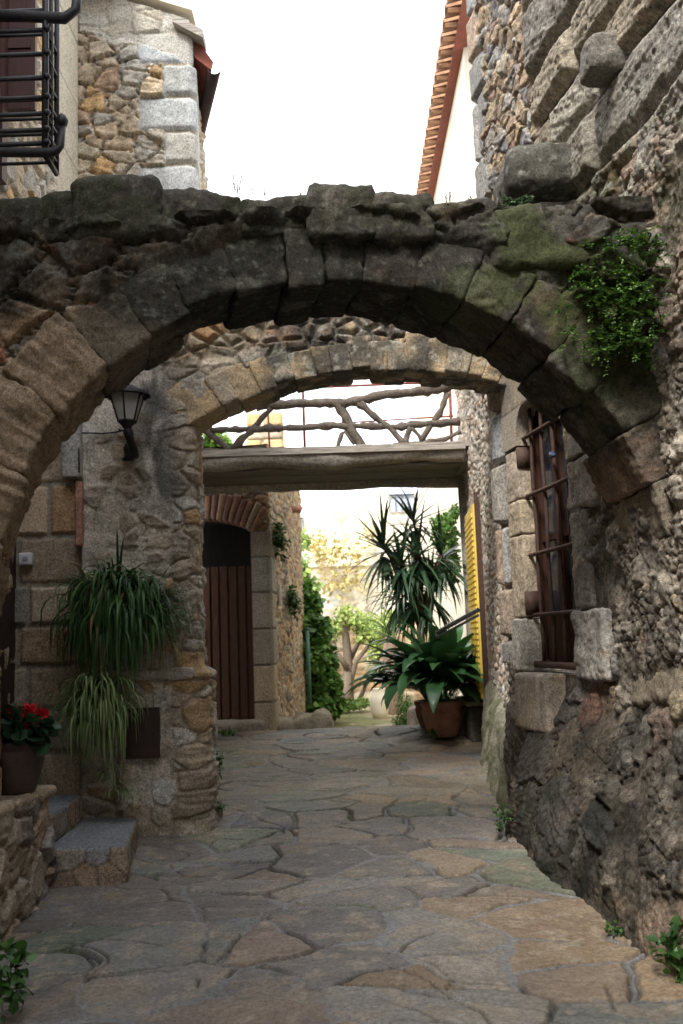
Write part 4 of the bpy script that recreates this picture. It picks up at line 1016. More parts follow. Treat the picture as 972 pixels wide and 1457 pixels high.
mb.build('deck_lining', M_WOODD, br)
mb = MB(); c = P_(655, 700, BB); mb.tube([(c[0] + .02, 10.9, .55), (c[0] + .01, 10.9, 2.0), (c[0], 10.9, 3.35)], [.07, .065, .07], 10); mb.build('post', M_WOOD, br, smooth=True)
# gnarled branch railing
def branch(mb, pts, r0, r1, seed, n=8, amp=.16):
    rs = np.random.RandomState(seed); P = [P_(x, y, BF) if len(q) == 2 else P_(x, y, q[2]) for q in pts for (x, y) in [q[:2]]]
    r0 *= 1.15; r1 *= 1.15; amp *= .7; P = np.array(P); seg = np.r_[0, np.cumsum(np.linalg.norm(np.diff(P, axis=0), axis=1))]; k = max(8, int(seg[-1] / .05)); t = np.linspace(0, seg[-1], k)
    Q = np.stack([np.interp(t, seg, P[:, i]) for i in range(3)], 1) + rs.randn(k, 3) * amp * r0 * .55
    r = np.interp(t, [0, seg[-1]], [r0, r1]) * (1 + amp * rs.randn(k))
    m0 = mb.n; mb.tube(Q, np.abs(r), n)
    V = mb.v[-1]; N = V - np.repeat(Q, n, 0); D = (fbm(V, 22, 3, seed) - .5) * 1.1; mb.v[-1] = V + N * D[:, None]
    mb.c.append(np.tile((.15, .125, .105), (len(V), 1)) * (.45 + 1.1 * fbm(V * np.array([1, 1, 1]), 40, 3, seed + 1))[:, None])
rl = MB()
branch(rl, [(365, 578), (420, 574), (490, 574), (545, 562), (600, 557), (655, 546)], .040, .050, 1)
branch(rl, [(300, 612), (420, 609), (470, 606), (560, 607), (655, 600)], .028, .034, 2, amp=.22)
branch(rl, [(330, 640), (358, 612), (386, 580)], .032, .028, 3)
branch(rl, [(290, 610), (308, 624), (326, 640)], .034, .034, 4, amp=.25)
branch(rl, [(478, 572), (492, 592), (505, 620), (517, 638)], .045, .04, 5)
branch(rl, [(508, 572), (530, 590), (560, 615), (575, 632)], .034, .028, 6)
branch(rl, [(636, 560), (625, 590), (608, 612), (600, 628)], .030, .024, 7)
branch(rl, [(480, 640), (485, 618), (490, 612), (505, 632)], .026, .018, 8)
branch(rl, [(560, 634), (600, 632), (640, 622), (655, 614)], .030, .026, 9, amp=.2)
branch(rl, [(576, 632), (583, 608)], .028, .022, 10)
branch(rl, [(586, 608), (596, 620), (601, 630)], .02, .018, 11)
branch(rl, [(280, 640), (330, 640), (400, 640), (500, 639)], .02, .016, 12, amp=.35)
o = rl.build('branch_railing', M_BARK, None, loc=(0, BF, 3.45), smooth=True); tag(o, 'rustic railing of crooked bare branches along the edge of the footbridge', 'railing')
mb = MB()
def rod(pts, r, D=None):
    P = [P_(x, y, D or BB) for x, y in pts]; Q = [P[0]]
    for u, v in zip(P[:-1], P[1:]): Q += [(u + v) / 2, v]
    mb.tube(Q, r, 6)
rod([(280, 557), (430, 552), (640, 543)], .015); rod([(290, 610), (420, 606), (645, 592)], .010); rod([(431, 552), (434, 645)], .018); rod([(381, 580), (384, 645)], .012); rod([(640, 543), (643, 640)], .018)
o = mb.build('iron_railing', M_RUSTR, None, loc=(0, BB, 3.45), smooth=True); tag(o, 'thin rusty red metal railing on the far side of the footbridge', 'railing')

# ============================================================ BACKGROUND
bh = thing('pale_rendered_house', 'large pale cream house filling the sunlit background below the footbridge', 'house', (1, 27, .3))
mb = MB(); mb.box((-9, 27.06, .2), (9, 33, 5.55)); mb.build('wall_core', M_PLASTER, bh)
def bhp(U, Z, P, H, C):
    p = sst(.38, .55, fbm(P, .5, 4, 591)); C = blend(C, (.76, .70, .57), p * .8); H = H * (1 - .8 * p)
    return H, C
strip('wall', [(-9, 27, .06), (9, 27, .06)], .2, 5.6, rub(590, .5, .26, [(2, (.74, .67, .52)), (2, (.70, .60, .43)), (1, (.62, .56, .46)), (1, (.78, .74, .64))], (.72, .66, .54), post=bhp, joint=.02, rnd=.03, depth=.03), M_FAR, bh, rv=.06)
mb = MB(); mb.box((-9, 26.9, 3.6), (9, 27.04, 3.72)); mb.build('string_course', M_PLASTER, bh)
for (x0, y0, x1, y1) in ((417, 702, 432, 762), (427, 788, 440, 838), (553, 694, 590, 728)):
    p, q = P_(x0, y0, 26.98), P_(x1, y1, 26.98)
    mb = MB(); mb.box((p[0], 26.93, q[2]), (q[0], 26.99, p[2])); f = mb.build('window', M_PLAST, bh)
    mb = MB(); mb.box((p[0] + .04, 26.915, q[2] + .04), (q[0] - .04, 26.93, p[2] - .04)); mb.build('pane', M_PANEF, f)
    mb = MB()
    for k in range(5): xx = p[0] + (q[0] - p[0]) * k / 4; mb.box((xx - .008, 26.86, q[2]), (xx + .008, 26.88, q[2] + .45))
    mb.box((p[0], 26.85, q[2] + .45), (q[0], 26.89, q[2] + .48)); mb.build('window_rail', M_IRON, f)
rw = strip('retaining_wall', [(-3, 20.2, .06), (5, 20.4, .06)], .2, 2.0, rub(601, .42, .17, [(2, (.50, .38, .24)), (1, (.44, .30, .17)), (1, (.52, .44, .32))], (.36, .28, .19), kind='courses'), M_FAR, None, loc=(1, 20.3, .3), rv=.04, cap=.5)
tag(rw, 'sunlit ochre retaining wall behind the small tree at the end of the alley', 'wall')
# upper stonework seen over the bridge
s = MB(); p = P_(330, 585, 18.0); q = P_(412, 650, 18.0)
uh = thing('chimney_house', 'cream stone gable with darker corner stones seen through the left of the railing', 'house', (p[0], 18, .3))
s = MB(); s.box((P_(352, 600, 18)[0], 18, .2), (P_(398, 600, 18)[0], 20, P_(352, 585, 18)[2])); s.box((P_(330, 600, 18)[0], 18.4, .2), (P_(352, 600, 18)[0], 20, P_(330, 610, 18)[2])); s.build('wall', M_PLASTER, uh)
s = Stones(); z = 4.6; k = 0
while z < P_(352, 590, 18)[2]: s.box((P_(398, 600, 18)[0] - .3 - .12 * (k % 2), 17.93, z), (P_(398, 600, 18)[0] + .05, 18.3, z + .24), res=.05, rnd=.03, amp=.015, seed=610 + k, col=[(.5, .36, .2), (.4, .34, .26)][k % 2]); s.box((P_(352, 600, 18)[0] - .02, 17.94, z), (P_(352, 600, 18)[0] + .25 + .1 * (k % 2), 18.3, z + .24), res=.05, rnd=.03, amp=.015, seed=630 + k, col=[(.52, .36, .18), (.46, .4, .3)][k % 2]); z += .25; k += 1
s.build('quoins', M_FAR, uh)
mb = MB(); mb.box((P_(640, 545, 17)[0], 17, .2), (6, 18.5, P_(640, 546, 17)[2])); o = mb.build('pink_gable', M_PLASTER, None, loc=(2.2, 17, .3)); tag(o, 'pale pink gable just visible between the railing and the right house', 'gable')

strip_b = strip('sky_blocking_wall', [(6, -7.0, .3), (-6, -7.0, .3)], -.8, 8.2, rub(650, .4, .22, UL_P, (.3, .24, .18)), M_FAR, None, loc=(0, -7, -.4), rv=.3, cap=1, side=1)  # added out of view to block sky light and darken the near alley
tag(strip_b, 'unseen stone wall added behind the viewer to block sky light', 'wall')
# ============================================================ STEPS, LOW WALL, SMALL OBJECTS
def stepcol(X, C, N):
    up_ = sst(.55, .8, N[:, 2])
    t = np.tile((.185, .20, .22), (len(X), 1)) * (.75 + .5 * fbm(X, 7, 5, 701))[:, None]
    side = C * (.8 + .4 * fbm(X * np.array([1, 1, .4]), 8, 3, 702))[:, None]
    ids, e, c = cells(X[:, 0] + X[:, 1], X[:, 2], .17, .13, 703, .8, .2)
    side = pal(ids, [(2, (.28, .24, .19)), (1.2, (.30, .22, .155)), (1, (.26, .25, .24))], 704) * (.6 + .8 * fbm(X, 12, 4, 705))[:, None] * (.45 + .55 * sst(.003, .012, e))[:, None]
    return side * (1 - up_)[:, None] + t * up_[:, None]
z1 = .50; g = .27
A = atz(68, 1209, z1); B = atz(180, 1203, z1); Cc = atz(199, 1160, z1); Dd = atz(66, 1165, z1)
def slab(c4, z0, z1, name, label, **k):
    lo = [np.array([p[0], p[1], z0]) for p in c4]; hi = [np.array([p[0], p[1], z1]) for p in c4]
    s = Stones(); s.add(lo + hi, **k); o = s.build(name, M_STONE, None, loc=tuple(np.mean(lo, 0))); tag(o, label, 'step', 'steps up to the left doorway'); return o
A[0] -= .15; Dd[0] -= .15
slab([A, B, Cc, Dd], .20, z1, 'stone_step', 'lower and larger stone step with a grey slab top beside the alley', res=.013, rnd=.028, amp=.010, seed=710, big=.02, col=(.3, .24, .18), colf=stepcol)
z2 = .67
B = atz(71, 1161, z2); Cc = atz(118, 1130, z2); A = B - np.array([.34, -.04, 0]); Dd = Cc - np.array([.6, -.02, 0])
slab([A, B, Cc, Dd], .49, z2, 'stone_step', 'upper, smaller stone step between the low wall and the trailing plant', res=.013, rnd=.028, amp=.010, seed=720, big=.02, col=(.3, .24, .18), colf=stepcol)
def lwp(U, Z, P, H, C):
    return H, blend(C, (.36, .28, .20), sst(.74, .80, Z) * .6)
LW0 = atz(68, 1257, .31); 
strip_o = strip('low_wall', [(-1.70, 3.9, .012), (-1.71, 5.60, .011), (-1.74, 5.66, .011), (-2.3, 5.70, .02)], .15, .83, rub(730, .24, .15, [(3, (.33, .27, .20)), (2, (.38, .30, .21)), (1, (.27, .24, .21)), (1, (.32, .19, .13))], (.20, .165, .13), depth=.045, off=.03, layer=.008, chink=True), M_STONE, None, loc=(-1.9, 5, .27), rv=.010, side=1, cap=.0)
# its walking direction is away from the camera: turn the faces to the alley
tag(strip_o, 'low rough stone wall at the left edge, with the potted geranium on top', 'wall')
s = Stones(); yy = 3.9; k = 0; rngE = random.Random(8)
while yy < 5.6:
    L = rngE.uniform(.28, .45); L = min(L, 5.70 - yy); s.box((-2.32, yy, .79), (-1.66 + rngE.uniform(-.02, .02), yy + L - .008, .865 + rngE.uniform(-.015, .01)), res=.014, rnd=.03, amp=.012, seed=740 + k, col=(.35, .285, .205)); yy += L; k += 1
ob = s.build('coping', M_STONE, strip_o)

# lamp
LD = 6.47
lp = thing('wall_lantern', 'black iron lantern with frosted panes on a bracket on the stained pier', 'lantern', tuple(at(184, 650, PF)))
c = at(181, 600, LD); X0, Y0, Z0 = c
zt = at(181, 562, LD)[2]; zb = at(181, 600, LD)[2]
rt, rb = .118, .062
def hexring(r, z, n=6, ph=pi / 6): return [np.array([X0 + r * cos(2 * pi * k / n + ph), Y0 + r * sin(2 * pi * k / n + ph), z]) for k in range(n)]
T, Bm = hexring(rt, zt), hexring(rb, zb)
mb = MB()
for k in range(6):
    mb.tube([T[k], (T[k] + Bm[k]) / 2, Bm[k]], .0065, 5); mb.tube([T[k], (T[k] + T[(k + 1) % 6]) / 2, T[(k + 1) % 6]], .008, 5); mb.tube([Bm[k], (Bm[k] + Bm[(k + 1) % 6]) / 2, Bm[(k + 1) % 6]], .009, 5)
mb.lathe((X0, Y0, zb), [(.0, -.05), (.028, -.045), (.035, -.03), (.05, -.015), (.066, 0), (.0, .004)], 12)
mb.build('lantern_frame', M_IRON, lp, smooth=True)
mb = MB()
for k in range(6):
    a, b, c2, d = T[k], T[(k + 1) % 6], Bm[(k + 1) % 6], Bm[k]; o3 = np.array([X0, Y0, (zt + zb) / 2])
    f = lambda q: q + (o3 - q) * np.array([.03, .03, 0])
    mb.add([f(a), f(b), f(c2), f(d)], [(0, 1, 2, 3)])
mb.build('glass', M_GLASS, lp)
mb = MB(); V = []; nr = 36
for j, (r, z) in enumerate(((.155, zt - .004), (.150, zt + .012), (.10, zt + .034), (.045, zt + .062), (.0, zt + .066))):
    for k in range(nr):
        rr = r * (1 + (.035 * (k % 2) if j < 2 else 0)); V.append((X0 + rr * cos(2 * pi * k / nr), Y0 + rr * sin(2 * pi * k / nr), z - (.009 * (k % 2) if j == 0 else 0)))
F = [(j * nr + k, j * nr + (k + 1) % nr, (j + 1) * nr + (k + 1) % nr, (j + 1) * nr + k) for j in range(4) for k in range(nr)]
mb.add(V, F); mb.lathe((X0, Y0, zt + .062), [(.016, 0), (.02, .008), (.012, .018), (.006, .03), (.0, .045)], 10); mb.build('lamp_cap', M_IRON, lp)
mb = MB(); mb.lathe((X0, Y0, zb), [(.012, .0), (.02, .015), (.022, .035), (.034, .06), (.036, .085), (.02, .11), (.0, .115)], 14); mb.build('bulb', M_BULB, lp, smooth=True)
mb = MB(); e0 = at(184, 650, PF - .02); 
mb.tube([(X0, Y0, zb - .04), (X0 + .004, Y0 + .01, zb - .07), (X0 + .01, Y0 + .06, zb - .12), (X0 + .012, Y0 + .13, zb - .17), (X0 + .014, Y0 + .20, zb - .19), (e0[0], PF - .03, e0[2] + .02)], [.024, .036, .028, .034, .028, .026], 8)
mb.tube([(e0[0], PF - .05, e0[2] + .09), (e0[0], PF - .06, e0[2] + .06), (e0[0], PF - .05, e0[2]), (e0[0], PF - .05, e0[2] - .03)], [.016, .034, .026, .045], 8)
mb.tube([(X0 - .06, Y0 + .02, zb - .05), (X0 - .03, Y0, zb - .06), (X0, Y0, zb - .055)], .006, 5)
mb.build('bracket', M_IRON, lp, smooth=True)
mb = MB(); pts = [at(x, y, PF - .045) for x, y in ((112, 616), (125, 616), (145, 617), (165, 615), (178, 612))]; mb.tube(pts, .006, 5); mb.tube([at(112, 616, PF - .045), at(112, 640, PF - .09), at(113, 672, PF - .09)], .006, 5)
o = mb.build('cable', M_IRON, None, loc=pts[0], smooth=True); tag(o, 'thin black cable running along the wall to the lantern', 'cable')
# doorbell box
p, q = at(27, 787, PF - .01), at(46, 804, PF - .01); mb = MB()
s = Stones(); s.box((p[0], PF - .03, q[2]), (q[0], PF + .03, p[2]), res=.008, rnd=.012, amp=0, seed=1, col=(.6, .62, .68))
bell = mk('doorbell_box', np.concatenate(s.v), np.concatenate(s.f), M_PLAST, None, None, loc=((p[0] + q[0]) / 2, PF - .01, q[2]))
tag(bell, 'small white plastic box with a button on the squared stone wall', 'doorbell')
w_ = q[0] - p[0]; mb = MB(); mb.box((p[0] + w_ * .35, PF - .038, q[2] + .035), (p[0] + w_ * .72, PF - .029, q[2] + .058)); mb.build('button', plain_mat('grey_button', (.35, .36, .40), .4, var=.02), bell)
# meter box
p, q = at(180, 1008, PF - .12), at(227, 1078, PF - .12)
mx_ = thing('meter_cabinet', 'flat dark brown metal cabinet door set low in the pier under the plants', 'cabinet', ((p[0] + q[0]) / 2, PF - .1, q[2]))
mb = MB(); mb.box((p[0], PF - .150, q[2]), (q[0], PF - .02, p[2])); mb.build('cabinet_frame', M_BROWNM, mx_)
mb = MB(); mb.box((p[0] + .02, PF - .158, q[2] + .02), (q[0] - .02, PF - .149, p[2] - .02)); mb.build('cabinet_door', M_BROWNM, mx_)
mb = MB(); mb.tube([(q[0] - .035, PF - .168, (p[2] + q[2]) / 2), (q[0] - .035, PF - .158, (p[2] + q[2]) / 2)], .009, 8)
mb.build('lock', M_IRON, mx_); mb = MB()
for zz in (q[2] + .05, p[2] - .07): mb = MB(); mb.box((p[0] + .006, PF - .160, zz), (p[0] + .022, PF - .148, zz + .035)); mb.build('hinge', M_IRON, mx_)
pass
# left dark door at the frame edge
mb = MB(); mb.box((-2.34, 6.0, .72), (-2.28, 6.84, 2.75)); o = mb.build('dark_doorway', M_BROWNM, near)
# handrail and dark bench box behind the pot
p, q = at(622, 900, 9.3), at(680, 868, 8.6); mb = MB(); mb.tube([p, (p + q) / 2, q], .022, 8); mb.tube([p + (0, 0, -.045), (p + q) / 2 + (0, 0, -.045), q + (0, 0, -.045)], .012, 6); mb.tube([p, p + (0, 0, -.02), p + (0, .0, -.05)], .02, 6)
o = mb.build('handrail', M_STEEL, None, loc=p, smooth=True); tag(o, 'short slanting grey metal handrail in front of the yellow shutter', 'handrail')
s = Stones(); p = at(655, 1042, 10.4); s.box((1.20, 9.95, .5), (1.46, 10.9, .90), res=.03, rnd=.03, amp=.012, seed=760, col=(.09, .08, .07)); s.box((1.17, 9.9, .90), (1.46, 10.95, .95), res=.03, rnd=.015, amp=.006, seed=761, col=(.22, .20, .17))
o = s.build('stone_ledge', M_STONE, None, loc=(p[0] + .2, 10.4, .55)); tag(o, 'dark stone ledge against the right wall behind the big terracotta pot', 'ledge')

# terracotta pot profile
def pot(mb, c, r, h, n=32):
    mb.lathe(c, [(0, .0), (r * .62, 0), (r * .66, h * .02), (r * .80, h * .28), (r * .93, h * .58), (r * .97, h * .74), (r * .93, h * .80), (r * .94, h * .84), (r * 1.0, h * .88), (r * 1.0, h * .97), (r * .96, h), (r * .86, h * .99), (r * .84, h * .88), (0, h * .87)], n)
# ============================================================ PLANTS
def leaf_frame(D, Nr):
    D = D / (np.linalg.norm(D, axis=1)[:, None] + 1e-9)
    B = np.cross(Nr, D); B /= np.linalg.norm(B, axis=1)[:, None] + 1e-9
    return D, B, np.cross(D, B)
SHP = {
 'ovate': (np.array([(0, 0, 0), (.32, .36, .10), (.72, .26, .07), (1, 0, -.10), (.72, -.26, .07), (.32, -.36, .10), (.5, 0, 0)]), np.array([(0, 6, 1), (1, 6, 2), (2, 6, 3), (3, 6, 4), (4, 6, 5), (5, 6, 0)])),
 'round': (np.array([(0, 0, 0), (.05, .42, .10), (.5, .55, .12), (.95, .28, .05), (.95, -.28, .05), (.5, -.55, .12), (.05, -.42, .10), (.5, 0, 0)]), np.array([(0, 7, 1), (1, 7, 2), (2, 7, 3), (3, 7, 4), (4, 7, 5), (5, 7, 6), (6, 7, 0)])),
 'narrow': (np.array([(0, 0, 0), (.4, .12, .03), (1, 0, -.08), (.4, -.12, .03), (.45, 0, 0)]), np.array([(0, 4, 1), (1, 4, 2), (2, 4, 3), (3, 4, 0)])),
}
def leaves(P, D, Nr, size, cols, shape='ovate'):
    T, F = SHP[shape]; D, B, N = leaf_frame(D, Nr); n, k = len(P), len(T)
    V = P[:, None, :] + (T[None, :, 0, None] * D[:, None, :] + T[None, :, 1, None] * B[:, None, :] + T[None, :, 2, None] * N[:, None, :]) * size[:, None, None]
    FF = (F[None] + (np.arange(n) * k)[:, None, None]).reshape(-1, 3)
    return V.reshape(-1, 3), FF, np.repeat(cols, k, 0)
def greens(n, rs, a, b, yel=.0):
    t = rs.rand(n, 1) ** 1.3; C = np.array(a) * (1 - t) + np.array(b) * t
    return C * (.75 + .5 * rs.rand(n, 1))
def cloud(rs, blobs, n, size, a, b, shape='ovate', out=.6, down=.3, shell=.45):
    """blobs: (centre, radii) clumps; leaves fill the volume, thicker towards the outside"""
    vol = np.array([r[0] * r[1] * r[2] for c, r in blobs]) ** .7; pk = rs.choice(len(blobs), n, p=vol / vol.sum())
    c = np.array([b_[0] for b_ in blobs])[pk]; r = np.array([b_[1] for b_ in blobs])[pk]
    d = rs.randn(n, 3); d /= np.linalg.norm(d, axis=1)[:, None]
    rad = (shell + (1 - shell) * rs.rand(n, 1)) * (.8 + .35 * fbm(d * 2 + c * 3, 1.7, 3, 5)[:, None])
    P = c + d * r * rad
    D = d * out + rs.randn(n, 3) * .5 + np.array([0, 0, -down]); N = d * .6 + rs.randn(n, 3) * .45 + np.array([0, 0, .8])
    tone = .65 + .7 * fbm(P, 4, 2, 9)[:, None]
    return leaves(P, D, N, size * (.6 + .7 * rs.rand(n)), greens(n, rs, a, b) * tone, shape)
def ribbon(acc, base, az, el, L, w, droop, rs, col, mid=None, seg=9, fold=.22, wid='blade', curl=0.):
    """one strap leaf: rises at angle el, bends over and hangs"""
    p = np.array(base, float); h = np.array([cos(az), sin(az), 0]); sd_ = np.array([-sin(az), cos(az), 0])
    V = []; C = []; e = el
    for i in range(seg + 1):
        t = i / seg
        if wid == 'blade': ww = w * min(1, .55 + 2.2 * t) * (1 - t ** 3.2) 
        elif wid == 'lance': ww = w * (sin(pi * min(1, max(0, (t - .36) / .64)) ** .85) if t > .36 else .0) + .007
        elif wid == 'sword': ww = w * min(1, .6 + t * 2) * (1 - t ** 1.8)
        d = h * cos(e) + np.array([0, 0, sin(e)]); nrm = -h * sin(e) + np.array([0, 0, cos(e)])
        c_ = sd_ * ww * .5; V += [p - c_ + nrm * fold * ww, p, p + c_ + nrm * fold * ww]
        cc = np.array(col) * (.85 + .3 * t); C += [cc, np.array(mid) if mid is not None else cc, cc]
        p = p + d * (L / seg); e = e - droop * (.4 + 1.2 * t) / seg; 
        if curl: h = h * cos(curl / seg) + sd_ * sin(curl / seg); sd_ = np.array([-h[1], h[0], 0])
        e = max(e, -1.52)
    n0 = acc[3]; F = []
    for i in range(seg):
        a = n0 + i * 3; F += [(a, a + 1, a + 4, a + 3), (a + 1, a + 2, a + 5, a + 4)]
    acc[0] += V; acc[1] += F; acc[2] += C; acc[3] += len(V)
def racc(): return [[], [], [], 0]
def rbuild(acc, name, mat, parent=None, loc=None, label=None): return mk(name, np.array(acc[0]), np.array(acc[1]), mat, parent, np.array(acc[2]), loc, True, label)

# hanging strap-leaf plants on the pier
rs = np.random.RandomState(7)
YW = PF - .04
def hang(name, label, cx, cy, spanx, spany, n, L0, L1, w, ca, cb, mid, Y0, elr, drp, hasmid, group='hanging strap leaved plants on the pier'):
    c = at(cx, cy, Y0); root = thing(name, label, 'hanging plant', tuple(c), group)
    mb = MB(); pot(mb, (c[0], Y0 + .02, c[2] - .20), .13, .20, 20); mb.build('pot', M_TERRAD, root, smooth=True)
    acc = racc()
    for i in range(n):
        px = cx + rs.randn() * spanx * .45; px = max(cx - spanx, min(cx + spanx, px)); py = cy + rs.uniform(-1, 1) * spany
        b = at(px, py, Y0 + rs.uniform(-.07, .09))
        az = -pi / 2 + rs.randn() * .75 + (px - cx) / spanx * .3
        t = rs.rand() ** 1.2; col = (np.array(ca) * (1 - t) + np.array(cb) * t) * rs.uniform(.7, 1.3)
        el = rs.uniform(*elr); L = rs.uniform(L0, L1)
        ribbon(acc, b, az, el, L, w * rs.uniform(.4, 1.3), rs.uniform(*drp), rs, (np.array((.20, .15, .06)) * rs.uniform(.6, 1.2) if rs.rand() < .05 else col), mid=(np.array(mid) * rs.uniform(.8, 1.1) if hasmid else None), curl=rs.uniform(-.4, .4))
    return root, acc
hp, acc = hang('hanging_plant', 'larger dark green strap leaved plant spilling down the pier wall', 164, 868, 46, 36, 900, .28, .56, .020, (.028, .075, .028), (.08, .19, .05), (.1, .2, .1), PF - .19, (-.4, 1.25), (3.0, 5.2), False)
for (px, py, az, el, L) in ((168, 835, -1.4, 1.5, .42), (170, 830, -1.0, 1.42, .34), (125, 850, 2.6, 1.35, .26), (122, 855, 2.9, 1.45, .25), (215, 850, .2, 1.1, .36), (150, 840, 2.4, 1.2, .3), (205, 845, .2, 1.2, .26)):
    ribbon(acc, at(px, py, PF - .17), az, el, L, .02, .5, rs, (.02, .06, .022))
for i in range(120):
    px = rs.uniform(195, 235); ribbon(acc, at(px, rs.uniform(850, 905), PF - .16 + rs.uniform(-.05, .05)), rs.uniform(-1.2, .1), rs.uniform(.2, 1.0), rs.uniform(.25, .45), .012, rs.uniform(2.0, 3.2), rs, np.array((.035, .075, .022)) * rs.uniform(.7, 1.3))
for i in range(12):
    ribbon(acc, at(rs.uniform(190, 240), rs.uniform(880, 930), PF - .18), rs.uniform(-1.6, -.2), rs.uniform(-.6, .4), rs.uniform(.2, .4), .012, 2.5, rs, np.array((.22, .17, .07)) * rs.uniform(.6, 1.1))
rbuild(acc, 'foliage', M_LEAF, hp)
hp2, acc = hang('hanging_plant', 'smaller variegated plant with pale striped leaves trailing below the dark one', 140, 1000, 30, 26, 480, .18, .42, .017, (.05, .12, .035), (.11, .23, .06), (.36, .46, .22), PF - .30, (-.5, 1.2), (3.0, 5.2), True)
for (px, py, az, el, L) in ((105, 985, 2.9, .9, .36), (100, 1000, 3.1, .6, .38), (112, 975, 2.8, .4, .30)):
    ribbon(acc, at(px, py, PF - .28), az, el, L, .014, 1.9, rs, (.12, .2, .07), mid=(.35, .4, .2))
for (px, py) in ((152, 1050), (118, 1070), (158, 1090), (135, 1060), (165, 1120), (150, 1105), (178, 1125)):
    c = at(px, py, PF - .33); ribbon(acc, at(px - 3, py - 60, PF - .30), -1.5, -.9, .26, .004, .8, rs, (.2, .22, .09))
    for k in range(13): ribbon(acc, c, rs.uniform(-3.1, 0), rs.uniform(-.6, .9), rs.uniform(.08, .18), .010, 2.2, rs, np.array((.08, .15, .045)) * rs.uniform(.8, 1.4), mid=(.3, .36, .16))
rbuild(acc, 'foliage', M_LEAF, hp2)

# geranium; the shade on its pot is put into the clay colour
c = at(22, 1125, 5.32); gp = thing('potted_geranium', 'red flowering geranium in a shade-darkened pot on the low wall at the left edge', 'potted plant', (c[0], 5.32, .865))
M_DPOT = plain_mat('shade_darkened_clay', (.055, .032, .026), .6, var=.4, sc=9)
mb = MB(); pot(mb, (c[0], 5.32, .865), .155, .27, 28); mb.build('pot', M_DPOT, gp, smooth=True)
rs = np.random.RandomState(11)
cc = np.array([c[0], 5.30, 1.19])
V, F, C = cloud(rs, [(cc, (.20, .17, .10)), (cc + (.08, -.02, -.02), (.13, .13, .09)), (cc + (-.1, 0, 0), (.16, .16, .1))], 330, .062, (.018, .05, .025), (.04, .10, .045), 'round', .9, .1, .5); mk('foliage', V, F, M_LEAF, gp, C, label=None)
mb = MB(); heads = [at(x, y, 5.28) for x, y in ((6, 1016), (26, 1018), (44, 1014), (16, 1028), (55, 1019), (36, 1030), (-6, 1020))]
for h_ in heads: q = cc + (h_ - cc) * np.array([.5, .5, 0]); mb.tube([q, (q + h_) / 2, h_], .0035, 5, C=(.05, .09, .03))
mb.build('flower_stems', M_LEAF, gp)
V, F, C = cloud(rs, [(h_, (.042, .04, .032)) for h_ in heads], 420, .030, (.50, .012, .02), (.65, .03, .04), 'round', .8, 0, .5); mk('flowers', V, F, M_LEAF, gp, C)

# big pot of broad leaves
c = at(631, 1046, 10.3); zg = .055 * 10.3 + .02
ap = thing('potted_aspidistra', 'broad leaved dark green plant in a big terracotta pot beside the alley', 'potted plant', (c[0], 10.3, zg))
mb = MB(); pot(mb, (c[0], 10.3, zg), .225, .36, 40); p_ = mb.build('pot', M_TERRA, ap, smooth=True)
mb = MB(); n = 60
ph = [(c[0] + .212 * (1.015) * cos(t), 10.3 + .215 * sin(t), zg + .245 + .018 * abs(sin(t * 4))) for t in np.linspace(0, 2 * pi, n)]; mb.tube(ph, .007, 5); mb.build('garland_relief', M_TERRA, p_, smooth=True)
rs = np.random.RandomState(21); acc = racc()
for i in range(210):
    az = rs.uniform(0, 2 * pi); r = rs.uniform(0, .17); b = np.array([c[0] + r * cos(az), 10.3 + r * sin(az), zg + .33])
    el = rs.uniform(.7, 1.53); L = rs.uniform(.5, 1.12)
    t = rs.rand(); col = (np.array((.022, .07, .026)) * (1 - t) + np.array((.06, .15, .05)) * t)
    ribbon(acc, b, az, el, L, rs.uniform(.14, .23), rs.uniform(1.0, 2.6), rs, col, seg=12, fold=.12, wid='lance', curl=rs.uniform(-.4, .4))
ribbon(acc, (c[0] + .18, 10.2, zg + .36), -.2, .1, .35, .10, 1.6, rs, (.30, .15, .10), seg=10, fold=.1, wid='lance')
rbuild(acc, 'foliage', M_LEAFG, ap)

# yucca behind it
YY = 11.0
yb = at(622, 1040, YY)
yu = thing('yucca', 'tall yucca with sword shaped leaves reaching up to the footbridge', 'plant', (yb[0], YY, .55))
mb = MB(); pot(mb, (yb[0], YY, .55), .24, .36, 28); mb.build('pot', M_TERRAD, yu, smooth=True)
heads = [(588, 738, 0, 28, 1.1), (546, 775, .08, 34, 1.05), (628, 790, -.05, 32, 1.1), (596, 785, -.15, 44, 1.15), (570, 800, -.12, 44, 1.1), (614, 835, .05, 40, 1.05), (588, 845, -.1, 40, 1.0), (570, 840, .1, 30, .9)]
mb = MB(); trunk = [at(616, 1015, YY), at(600, 930, YY), at(598, 860, YY), at(594, 800, YY), at(593, 756, YY)]; mb.tube(trunk, [.05, .045, .042, .035, .028], 10, C=(.20, .15, .10))
for (x, y, dy, n, s_) in heads[1:]: h_ = at(x, y, YY + dy); mb.tube([trunk[1] * .5 + trunk[2] * .5, (trunk[2] + h_) / 2, h_], [.035, .032, .028], 8, C=(.20, .15, .10))
mb.build('trunk', M_BARK, yu, smooth=True)
rs = np.random.RandomState(33); acc = racc()
